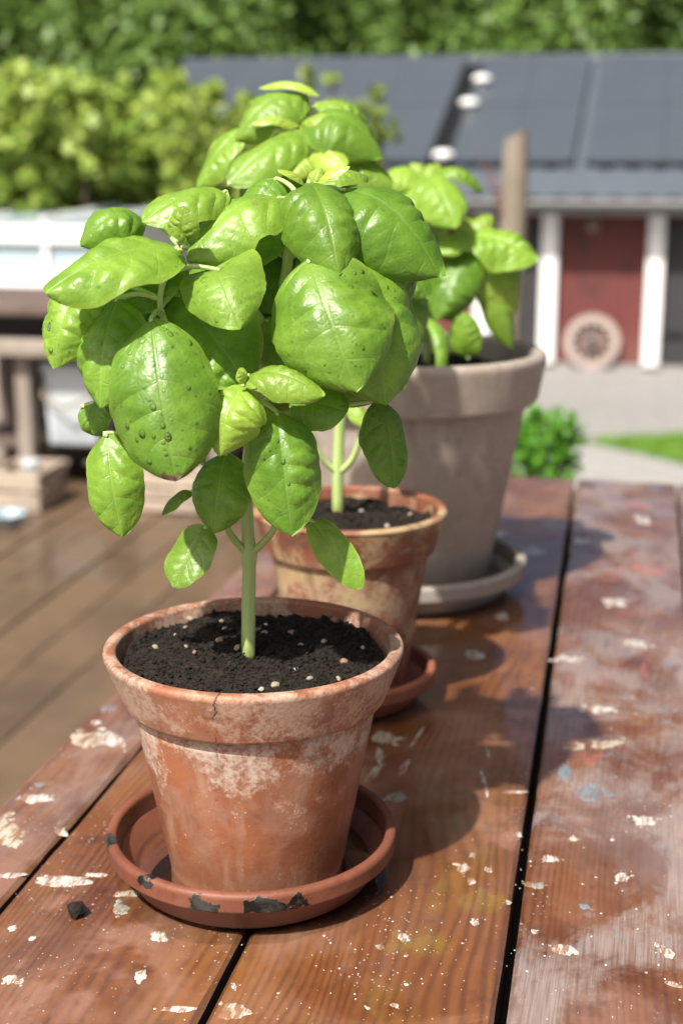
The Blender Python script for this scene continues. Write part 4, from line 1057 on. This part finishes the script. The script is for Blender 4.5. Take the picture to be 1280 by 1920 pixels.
# ------------------------------------------------------------------ basil plants
def smooth_path(pts, m=5):
    P = [Vector(p) for p in pts]; out = []
    for i in range(len(P)-1):
        p0, p1, p2, p3 = P[max(i-1, 0)], P[i], P[i+1], P[min(i+2, len(P)-1)]
        for k in range(m):
            t_ = k/m; out.append(.5*((2*p1)+(-p0+p2)*t_+(2*p0-5*p1+4*p2-p3)*t_*t_+(-p0+3*p1-3*p2+p3)*t_**3))
    out.append(P[-1]); return out
def sstep(x, a, b): t_ = np.clip((x-a)/(b-a), 0, 1); return t_*t_*(3-2*t_)
class Leaf: pass
def make_leaf(plant, B, T, width, nrm, arch=.12, cup=.7, tint=0., seed=0, fold=0., quilt=1., wav=1., twist=0., burn=0., nu=54, nv=31, taper=.95, notch=0.):
    cup = min(cup*1.42, 1.52); arch *= 1.3; quilt *= (.95 if width > .058 else 1.45); wav *= 1.7
    B, T = np.array(B), np.array(T); L = np.linalg.norm(T-B); ax = (T-B)/L
    n0 = np.array(nrm, dtype=float); n0 -= ax*n0.dot(ax); n0 /= np.linalg.norm(n0)
    g = np.random.default_rng(seed+17)
    t_ = np.linspace(0, 1, nu)
    C = (B+T)/2 + n0*arch*L*2 - ax*L*.06
    mid = ((1-t_)**2)[:, None]*B + (2*t_*(1-t_))[:, None]*C + (t_**2)[:, None]*T
    tan = (2*(1-t_))[:, None]*(C-B) + (2*t_)[:, None]*(T-C); tan /= np.linalg.norm(tan, axis=1)[:, None]
    side0 = np.cross(ax, n0); tw = twist*(t_-.3)
    nloc = n0[None]-tan*(tan@n0)[:, None]; nloc /= np.linalg.norm(nloc, axis=1)[:, None]
    sloc = np.cross(tan, nloc)
    sl2 = sloc*np.cos(tw)[:, None]+nloc*np.sin(tw)[:, None]; nloc = nloc*np.cos(tw)[:, None]-sloc*np.sin(tw)[:, None]; sloc = sl2
    w = np.clip(1-np.abs(2*np.clip(t_, 0, 1)**(taper*1.02)-1)**2.25, 0, 1)**.53*(1-.12*sstep(t_, .90, 1.))
    w = np.maximum(w, .012)*width/2
    s = np.linspace(-1, 1, nv); sg = np.sign(s)[None]; A = np.abs(s)[None]; tt = t_[:, None]
    # uneven margin
    ph1, ph2 = g.random()*6.28, g.random()*6.28
    marg = 1 + .018*np.sin(tt*13+ph1+sg*1.3) + .008*np.sin(tt*41+ph2+sg*2.)
    ww = w[:, None]*marg
    cu = cup*(.55+.45*sstep(t_, .0, .35))[:, None]
    ang = A*cu
    lat = ww*np.sin(ang)/cu*sg; dep = -ww*(1-np.cos(ang))/cu
    # fold along the midrib (V shape, positive = keel up)
    dep = dep - fold*ww*A
    vj = g.random(6)*6.28
    u = (tt-.20*A**1.25)*NV + .22*np.sin(tt*4.+vj[0]+sg*.8) + .12*np.sin(tt*9+A*3.+vj[1]+sg*1.7); ridge = np.abs(np.sin(np.pi*u))**.6*(.55+.45*np.sin(tt*6.+vj[2]+sg*1.1+A*2.5))
    fine_r = np.sin(A*22+tt*17+vj[3])*np.sin(tt*39-A*13+vj[4]+sg)
    env = (1-np.exp(-(A/.26)**2))*(1-A**3.)*np.sin(np.pi*np.clip(tt, 0, 1))**.5
    lump = .5+.5*np.sin(tt*23+sg*2.1+g.random()*6)*np.sin(A*9+g.random()*6)
    dep = dep + quilt*width*.060*(ridge-.4)*env*(.6+.4*lump) + quilt*width*.0065*fine_r*env - quilt*width*.016*np.exp(-(A/.10)**2)*np.sin(np.pi*tt)
    dep = dep + wav*width*.020*(A**3)*np.sin(tt*11+ph2+sg*.9) + wav*width*.02*np.sin(tt*7+ph1)*A
    low = np.sin(tt*5.1+ph1)*np.cos(s[None]*2.3+ph2)*width*.022*wav
    dep = dep + low*A
    back = notch*ww*A**1.3*(1-tt)**2.5       # heart-shaped base: lobes reach back past the petiole
    P = mid[:, None, :] + sloc[:, None, :]*lat[:, :, None] + nloc[:, None, :]*dep[:, :, None] - ax[None, None, :]*back[:, :, None]
    idx = np.arange(nu*nv).reshape(nu, nv)
    F = np.stack([idx[:-1, :-1], idx[:-1, 1:], idx[1:, 1:], idx[1:, :-1]], -1).reshape(-1, 4)
    uv = np.stack([np.repeat(t_, nv), np.tile(s*.5+.5, nu)], 1)
    uv2 = np.stack([(u+4.).ravel(), np.broadcast_to(A, u.shape).ravel()], 1)
    o_ = np.array(plant.location)
    me = quick_mesh('leaf', P.reshape(-1, 3)-o_, F, M_leaf)
    me.polygons.foreach_set('use_smooth', [True]*len(me.polygons))
    l = me.uv_layers.new(name='UVMap'); li = np.empty(len(me.loops), dtype=np.int32); me.loops.foreach_get('vertex_index', li)
    l.data.foreach_set('uv', uv[li].astype(np.float32).ravel())
    l2 = me.uv_layers.new(name='vein'); l2.data.foreach_set('uv', uv2[li].astype(np.float32).ravel())
    o = link(bpy.data.objects.new('leaf', me), plant); o['tint'] = float(min(1., tint+.10)); o['burn'] = float(burn)
    lf = Leaf(); lf.o = o; lf.P = P; lf.nu = nu; lf.nv = nv; lf.B = Vector(B); lf.org = o_
    return lf
# hemispherical bead of water, flattened
bm = bmesh.new(); bmesh.ops.create_uvsphere(bm, u_segments=14, v_segments=8, radius=1)
for v in bm.verts:
    v.co.z = v.co.z*.42 if v.co.z > 0 else v.co.z*.08
drop_me = bpy.data.meshes.new('water_drop'); bm.to_mesh(drop_me); bm.free()
drop_me.polygons.foreach_set('use_smooth', [True]*len(drop_me.polygons)); drop_me.materials.append(M_drop)
DV = [tuple(v.co) for v in drop_me.vertices]; DF = [tuple(p.vertices) for p in drop_me.polygons]
def leaf_frame(lf, t_, s):
    i = min(max(int(t_*(lf.nu-1)), 1), lf.nu-2); j = min(max(int((s*.5+.5)*(lf.nv-1)), 1), lf.nv-2)
    p = Vector(lf.P[i, j]); a = Vector(lf.P[i+1, j])-Vector(lf.P[i-1, j]); b = Vector(lf.P[i, j+1])-Vector(lf.P[i, j-1])
    n = b.cross(a).normalized()
    if n.dot(CAM-p) < 0: n = -n
    return p, n, a.normalized()
def drops(lf, n, big, seed, small=30):
    g = random.Random(seed)
    for k in range(n):
        p, nn, a = leaf_frame(lf, g.uniform(.12, .9), g.uniform(-.75, .75)); r_ = big*math.exp(g.gauss(-.5, .4))
        d = link(bpy.data.objects.new('water_drop', drop_me), lf.o)
        b = nn.cross(a); M3 = Matrix((a, b, nn)).transposed().to_4x4()
        d.matrix_local = Matrix.Translation(p - Vector(lf.org)) @ M3 @ Matrix.Diagonal((r_*g.uniform(1, 1.35), r_, r_, 1))
    m = MB()
    for k in range(small):
        p, nn, a = leaf_frame(lf, g.uniform(.06, .94), g.uniform(-.85, .85)); r_ = big*.26*math.exp(g.gauss(0, .35)); b = nn.cross(a)
        m.add([p-Vector(lf.org)+(a*v[0]+b*v[1]+nn*v[2])*r_ for v in DV], DF)
    if small:
        o = m.build('fine_drops', M_drop, lf.o, True); o['kind'] = 'stuff'

class Plant:
    def __init__(s, label, base, d, stem_pts, rad, seed):
        s.o = tag(empty('basil_plant', base), label, 'basil plant', 'basil plants in pots'); s.d = d; s.base = Vector(base); s.seed = seed; s.n = 0; s.wide = {1: 1.07, 2: 1.08, 3: 1.05}[seed]
        s.paths = []; s.add_stem('stem', stem_pts, rad)
    def add_stem(s, name, pts, rad, world=False):
        P = [Vector(p) if world else atd(p[0], p[1], s.d+(p[2] if len(p) > 2 else 0)) for p in pts]
        if name == 'stem': P[0] = s.base.copy()
        sp = smooth_path(P); n = len(sp); m = MB()
        r_ = [rad[0]+(rad[1]-rad[0])*i/(n-1) for i in range(n)]
        r_ = [r*(1+.28*math.exp(-((i-10)/.8)**2)) if name == 'stem' else r*(1+.25*math.exp(-(i/1.2)**2)) for i, r in enumerate(r_)]; m.tube([p-s.base for p in sp], r_, 16, True, .07); m.build(name, M_stem, s.o, True); s.paths += sp
    def leaf(s, bx_, by, db, tx, ty, dt, w, nrm=(0, .4, 1), petiole=True, **kw):
        B = atd(bx_, by, s.d+db); T = atd(tx, ty, s.d+dt); mid = (B+T)/2
        dep = (mid-CAM).dot(_f); wd = w*dep/FPX
        cup = min(kw.get('cup', .7)*1.42, 1.52); wd *= cup/math.sin(cup)*s.wide
        # normal given as right, up, towards the viewer
        tc_ = (CAM-mid).normalized(); up_ = _r.cross(-tc_).normalized() if True else _u
        up_ = (Vector((0, 0, 1))-tc_*tc_.z).normalized(); rt = up_.cross(tc_)
        N_ = rt*(nrm[0]-.10)+up_*(nrm[1]+.22)+tc_*nrm[2]
        s.n += 1
        lf = make_leaf(s.o, B, T, wd, N_, seed=s.seed*100+s.n, **kw)
        if petiole:
            c = min(s.paths, key=lambda p: (p-B).length + max(0, p.z-B.z)*1.5)
            ctrl = (c+B)/2+Vector((0, 0, (c-B).length*.12)) 
            B2 = Vector(lf.P[2, lf.nv//2])
            m = MB(); pts = smooth_path([c, ctrl, B, B2], 4)
            m.tube([p-s.base for p in pts], [.0015-.0006*i/(len(pts)-1) for i in range(len(pts))], 8); m.build('petiole', M_stem, s.o, True)
        return lf

# ---- front plant
d1 = .711
p1 = Plant('front basil plant with big glossy leaves in the cracked pot', (atd(465, 1222, d1-.012).x, atd(465, 1222, d1-.012).y, soil1_z+.001), d1-.008,
    [(465, 1222), (466, 1130), (467, 1040), (462, 940), (468, 840, .01), (488, 720, .015), (512, 630, .015), (535, 520, .01), (548, 440, .005), (585, 360, 0)], (.0036, .0024), 1)
p1.add_stem('branch', [(467, 1042), (440, 1012, -.004), (424, 985, -.010), (408, 930, -.014), (400, 880, -.014)], (.0019, .0013))
p1.add_stem('branch', [(467, 1042), (495, 1015, -.004), (515, 985, -.010), (528, 900, -.018), (480, 760, -.03)], (.0019, .0013))
p1.add_stem('branch', [(468, 840, .01), (400, 740, -.02), (330, 640, -.03), (300, 560, -.035), (335, 460, -.035)], (.0022, .0013))
p1.add_stem('branch', [(488, 720, .015), (590, 640, .0), (650, 560, -.01), (660, 480, -.01)], (.0022, .0013))
p1.add_stem('branch', [(512, 630, .015), (440, 520, 0), (415, 470, -.02)], (.0018, .0012))
L = p1.leaf
# crown at the top of the stem
L(578, 342, -.005, 634, 516, -.045, 142, (.25, .25, 1), cup=1.0, arch=.16, tint=.12, fold=.05)
a2 = L(640, 356, .0, 822, 520, -.02, 190, (.15, .9, .8), cup=.95, arch=.17)
L(572, 350, -.004, 520, 318, -.012, 26, (.2, .8, .6), cup=.6, tint=.9, petiole=False)
L(592, 350, -.004, 656, 312, -.010, 30, (-.3, .8, .6), cup=.6, tint=.85, petiole=False)
L(585, 352, 0, 600, 312, .004, 30, (0, .3, 1), cup=.7, tint=.9, petiole=False)
L(575, 360, -.01, 545, 415, -.024, 52, (-.6, .2, 1), cup=.7, tint=.75, petiole=False)
L(600, 350, .01, 690, 330, .03, 60, (0, 1, .5), cup=.7, tint=.25)
a4 = L(528, 372, -.004, 352, 490, -.032, 146, (-.22, .9, .75), cup=.85, arch=.15, tint=.18)
L(535, 430, .012, 405, 455, .0, 110, (0, .5, 1), cup=.7, arch=.1)
# heart-shaped leaf
a5 = L(408, 506, -.036, 450, 618, -.064, 152, (-.05, .20, 1), cup=.62, arch=.17, notch=.50, tint=.26, taper=.60, quilt=.6)
a16 = L(332, 552, -.018, 462, 718, -.034, 186, (.1, .35, 1), cup=.45, arch=.06, fold=-.10, quilt=1.1)
# right-hand big pair
a6 = L(580, 488, -.036, 668, 735, -.066, 222, (-.10, .35, 1), cup=.85, arch=.12, tint=.10, quilt=.9, taper=.92, nu=80, nv=45)
a7 = L(668, 498, -.026, 722, 760, -.042, 205, (.38, .25, 1), cup=.8, arch=.10, quilt=.9)
L(690, 440, .02, 752, 590, .01, 150, (.4, .3, 1), cup=.7)
L(600, 440, .03, 650, 560, .03, 120, (0, .2, 1), cup=.7)
L(655, 470, .03, 780, 660, .02, 120, (.7, .3, 1), cup=.7)
# left-hand group
a8 = L(284, 597, -.055, 330, 902, -.085, 196, (-.06, .28, 1), cup=.80, arch=.09, tint=.06, burn=1., quilt=.75, taper=1.15, nu=80, nv=45)
a9 = L(222, 560, -.035, 188, 766, -.055, 134, (-.30, .22, 1), cup=.95, arch=.12, quilt=1.3)
a10 = L(156, 542, -.028, 104, 690, -.042, 124, (-.35, .40, 1), cup=.95, arch=.17, tint=.15, taper=.7)
a11 = L(342, 470, -.036, 86, 550, -.072, 168, (-.08, .86, .72), cup=.62, arch=.11, tint=.16, fold=-.04, quilt=1.2)
a12 = L(272, 414, -.02, 150, 462, -.038, 92, (-.15, .7, 1), cup=.95, arch=.26, tint=.06)
L(425, 362, -.01, 268, 418, -.034, 106, (-.05, .85, .75), cup=.7, arch=.12, tint=.25)
L(344, 458, -.04, 346, 386, -.046, 60, (-.2, .3, 1), cup=.6, tint=.6, petiole=False)
L(352, 458, -.042, 312, 430, -.056, 40, (-.2, .6, 1), cup=.6, tint=.65, petiole=False)
L(340, 500, -.016, 205, 585, -.03, 96, (-.2, .5, 1), cup=.7)
L(300, 520, -.005, 260, 640, -.01, 110, (-.1, .3, 1), cup=.7)
L(160, 760, -.01, 192, 818, -.015, 52, (-.3, .2, 1), cup=.6)
L(205, 740, -.012, 176, 815, -.018, 50, (-.3, .2, 1), cup=.6)
# shoot in the middle
a17 = L(458, 722, -.05, 412, 856, -.066, 112, (-.15, .40, 1), cup=1.1, arch=.20, tint=.40, taper=.9, quilt=1.1)
a17b = L(464, 706, -.05, 606, 744, -.064, 78, (.05, .75, .9), cup=.95, arch=.16, tint=.38)
L(462, 716, -.054, 446, 694, -.060, 30, (-.1, .4, 1), cup=.7, tint=.65, petiole=False)
L(462, 716, -.052, 482, 728, -.062, 22, (0, .6, 1), cup=.7, tint=.65, petiole=False)
a18 = L(518, 772, -.046, 546, 1004, -.062, 136, (.10, .25, 1), cup=.75, arch=.09, fold=.04, quilt=1.1)
a19 = L(424, 850, -.026, 402, 1000, -.040, 112, (-.10, .25, 1), cup=.85, arch=.12)
L(545, 742, -.03, 652, 772, -.042, 96, (.1, .1, 1), cup=.6, arch=.05)
L(600, 712, -.01, 585, 800, -.02, 100, (.1, .1, 1), cup=.6)
# lowest leaves
a20 = L(202, 812, -.030, 230, 1008, -.042, 104, (-.18, .28, 1), cup=.80, arch=.10, tint=.12)
a21 = L(388, 988, -.020, 326, 1102, -.034, 86, (-.15, .5, 1), cup=.40, arch=.06, tint=.30, fold=-.10, quilt=.6)
a22 = L(584, 976, -.020, 678, 1104, -.034, 64, (-.30, .35, 1), cup=.45, arch=.07, tint=.14, fold=-.06, quilt=.6)
a24 = L(712, 752, .0, 738, 916, -.012, 88, (.55, .25, 1), cup=.8, arch=.09)
L(362, 922, -.005, 303, 966, -.010, 32, (0, .8, .7), cup=.4, tint=.15)
for (a_, b_, c_, e_, dd_, w_) in ((335, 465, 245, 560, .0, 120), (300, 555, 335, 680, -.012, 125), (480, 470, 520, 590, .02, 115), (500, 600, 565, 690, .01, 105),
        (400, 640, 432, 722, -.005, 105), (590, 420, 560, 520, .02, 95), (520, 335, 462, 425, .015, 85), (455, 420, 400, 470, .0, 85), (250, 470, 190, 560, .0, 100), (560, 690, 640, 760, -.005, 95), (690, 640, 745, 740, -.01, 110)):
    L(a_, b_, dd_, c_, e_, dd_-.01, w_, (-.1, .25, 1), cup=.7, arch=.1, nu=36, nv=21)
# inner foliage
rnd = random.Random(21)
for k in range(26):
    bx_, by_ = rnd.uniform(380, 670), rnd.uniform(430, 700); aa = rnd.uniform(0, 6.28)
    L(bx_, by_, rnd.uniform(.015, .05), bx_+math.cos(aa)*90, by_+70+abs(math.sin(aa))*60, rnd.uniform(.02, .075), rnd.uniform(100, 150), (rnd.uniform(-.4, .4), rnd.uniform(.1, .7), 1), cup=.7, arch=.1, nu=30, nv=17)
drops(a8, 30, .00175, 1, 70); drops(a5, 16, .0013, 2, 55); drops(a6, 24, .0014, 3, 110); drops(a7, 12, .0012, 4, 70)
drops(a10, 4, .0020, 5, 18); drops(a18, 7, .0013, 6, 30); drops(a24, 7, .0011, 7, 24); drops(a11, 4, .0011, 8, 26); drops(a4, 3, .0010, 9, 20)
drops(a19, 2, .0010, 10, 26); drops(a9, 2, .0009, 11, 14); drops(a20, 0, .0010, 12, 14); drops(a16, 3, .0010, 13, 12); drops(a2, 3, .001, 14, 20)

# ---- middle plant
d2 = .972
b2 = atd(633, 972, d2)
p2 = Plant('middle basil plant rising behind the front one', (b2.x, b2.y, Z2-.011+.002), d2, [(633, 972), (633, 885), (636, 780), (630, 640), (600, 480), (575, 340), (562, 240)], (.0040, .0026), 2)
p2.add_stem('branch', [(633, 888), (606, 862, -.004), (588, 822, -.008), (580, 790, -.01)], (.0020, .0014))
p2.add_stem('branch', [(633, 888), (660, 862, -.004), (676, 815, -.008), (676, 775, -.01), (655, 755, -.012)], (.0024, .0018))
p2.add_stem('branch', [(630, 640), (690, 540), (720, 470)], (.0022, .0014))
L = p2.leaf
L(575, 222, 0, 470, 190, .02, 90, (-.2, .9, .8), cup=.8, arch=.16, tint=.2)
L(578, 178, .01, 440, 262, -.01, 100, (-.35, .8, .8), cup=.8, arch=.16, tint=.25)
L(566, 232, -.005, 718, 296, -.02, 125, (.15, .95, .7), cup=.85, arch=.22, tint=.12)
L(590, 200, .02, 690, 230, .03, 90, (.1, 1, .5), cup=.7, arch=.18, tint=.25)
L(574, 250, -.015, 428, 348, -.045, 96, (-.15, .75, .9), cup=.7, arch=.10, tint=.18)
L(455, 240, .0, 372, 352, -.01, 74, (-.7, .5, .8), cup=.5, arch=.08, tint=.2)
L(560, 235, -.01, 470, 232, -.02, 34, (0, .8, .6), cup=.6, tint=.85, petiole=False)
L(565, 230, -.01, 640, 228, -.02, 40, (0, .8, .6), cup=.6, tint=.6, petiole=False)
L(600, 180, .0, 485, 165, .01, 24, (0, .8, .6), cup=.6, tint=.85, petiole=False)
L(580, 290, -.02, 650, 312, -.04, 60, (.1, .5, 1), cup=.7, tint=.6)
L(580, 290, -.02, 545, 335, -.04, 50, (-.1, .5, 1), cup=.7, tint=.6)
L(640, 300, -.01, 735, 350, -.02, 80, (.1, .8, .8), cup=.7, tint=.25)
L(600, 300, .0, 700, 420, .0, 110, (.2, .4, 1), cup=.7)
L(560, 300, .0, 450, 430, .0, 120, (-.2, .4, 1), cup=.7)
L(720, 470, -.02, 790, 640, -.03, 110, (.6, .3, 1), cup=.8)
L(740, 480, -.03, 800, 560, -.04, 90, (.5, .5, 1), cup=.8)
L(700, 560, 0, 745, 720, 0, 100, (.4, .2, 1), cup=.7)
L(700, 420, -.02, 800, 520, -.03, 120, (.4, .7, .8), cup=.7)
L(690, 520, .01, 800, 640, .0, 120, (.5, .6, .8), cup=.7)
L(660, 640, .0, 760, 730, -.01, 110, (.3, .6, .8), cup=.7)
L(640, 560, .02, 700, 700, .02, 110, (.1, .4, 1), cup=.7)
L(655, 760, -.012, 690, 800, -.02, 34, (.2, .3, 1), cup=.6, tint=.5)
L(570, 855, -.01, 592, 900, -.016, 22, (0, .2, 1), cup=.4, tint=.2, petiole=False)
for k in range(10):
    bx_, by_ = rnd.uniform(500, 690), rnd.uniform(320, 600); aa = rnd.uniform(0, 6.28)
    L(bx_, by_, rnd.uniform(.0, .05), bx_+math.cos(aa)*80, by_+60+abs(math.sin(aa))*50, rnd.uniform(.01, .07), rnd.uniform(70, 100), (rnd.uniform(-.4, .4), rnd.uniform(.1, .7), 1), cup=.7, arch=.1, nu=30, nv=17)

# ---- plant in the big pot
d3 = 1.235
b3 = atd(800, 668, d3)
p3 = Plant('rear basil plant leaning out of the big grey pot', (b3.x, b3.y, Z3-.018), d3, [(800, 668), (800, 600), (798, 500), (795, 420), (792, 335)], (.0036, .0026), 3)
p3.add_stem('branch', [(799, 560), (840, 510), (870, 470, -.01), (882, 435, -.01)], (.0026, .0018))
L = p3.leaf
L(792, 332, 0, 700, 342, -.01, 62, (-.1, .9, .8), cup=.7, arch=.14, tint=.35)
L(800, 330, -.01, 852, 428, -.05, 96, (.15, .6, .9), cup=.8, arch=.14, tint=.22)
L(806, 330, 0, 906, 358, .0, 48, (.1, .9, .5), cup=.8, arch=.22, tint=.2)
L(790, 330, 0, 770, 305, .01, 30, (0, .6, 1), cup=.6, tint=.8, petiole=False)
L(796, 330, 0, 822, 308, .01, 30, (0, .6, 1), cup=.6, tint=.8, petiole=False)
L(795, 345, -.01, 740, 420, -.03, 90, (-.3, .5, 1), cup=.8, tint=.15)
L(884, 440, -.012, 1004, 492, -.03, 98, (.1, .75, .85), cup=.7, arch=.12, tint=.2, quilt=1.6)
L(880, 436, -.012, 822, 476, -.035, 66, (-.2, .8, .8), cup=.7, arch=.1, tint=.25)
L(878, 470, -.015, 816, 598, -.04, 92, (-.1, .35, 1), cup=.9, arch=.12)
L(890, 470, -.005, 966, 590, -.01, 92, (.4, .3, 1), cup=.6, tint=.55)
L(900, 520, -.005, 960, 652, -.012, 56, (.3, .3, 1), cup=.8, tint=.45)
L(884, 432, 0, 920, 404, .01, 44, (0, .5, 1), cup=.6, tint=.75, petiole=False)
L(880, 436, 0, 860, 405, .01, 40, (0, .5, 1), cup=.6, tint=.7, petiole=False)
L(905, 500, .005, 975, 520, .005, 70, (.3, -.2, 1), cup=.6)
L(876, 672, -.03, 866, 584, -.035, 60, (0, .1, 1), cup=.7, tint=.1)
L(786, 590, -.05, 826, 724, -.09, 34, (.8, .3, .6), cup=.9, arch=.2)
L(770, 470, -.01, 760, 640, -.03, 90, (-.2, .3, 1), cup=.7)
L(800, 480, -.0, 850, 600, -.01, 90, (.3, .3, 1), cup=.7)
L(830, 500, .02, 900, 540, .03, 80, (.3, .5, 1), cup=.7)
for k in range(7):
    bx_, by_ = rnd.uniform(740, 880), rnd.uniform(380, 560); aa = rnd.uniform(0, 6.28)
    L(bx_, by_, rnd.uniform(.0, .05), bx_+math.cos(aa)*60, by_+50+abs(math.sin(aa))*40, rnd.uniform(.01, .07), rnd.uniform(60, 85), (rnd.uniform(-.4, .4), rnd.uniform(.1, .7), 1), cup=.7, arch=.1, nu=30, nv=17)
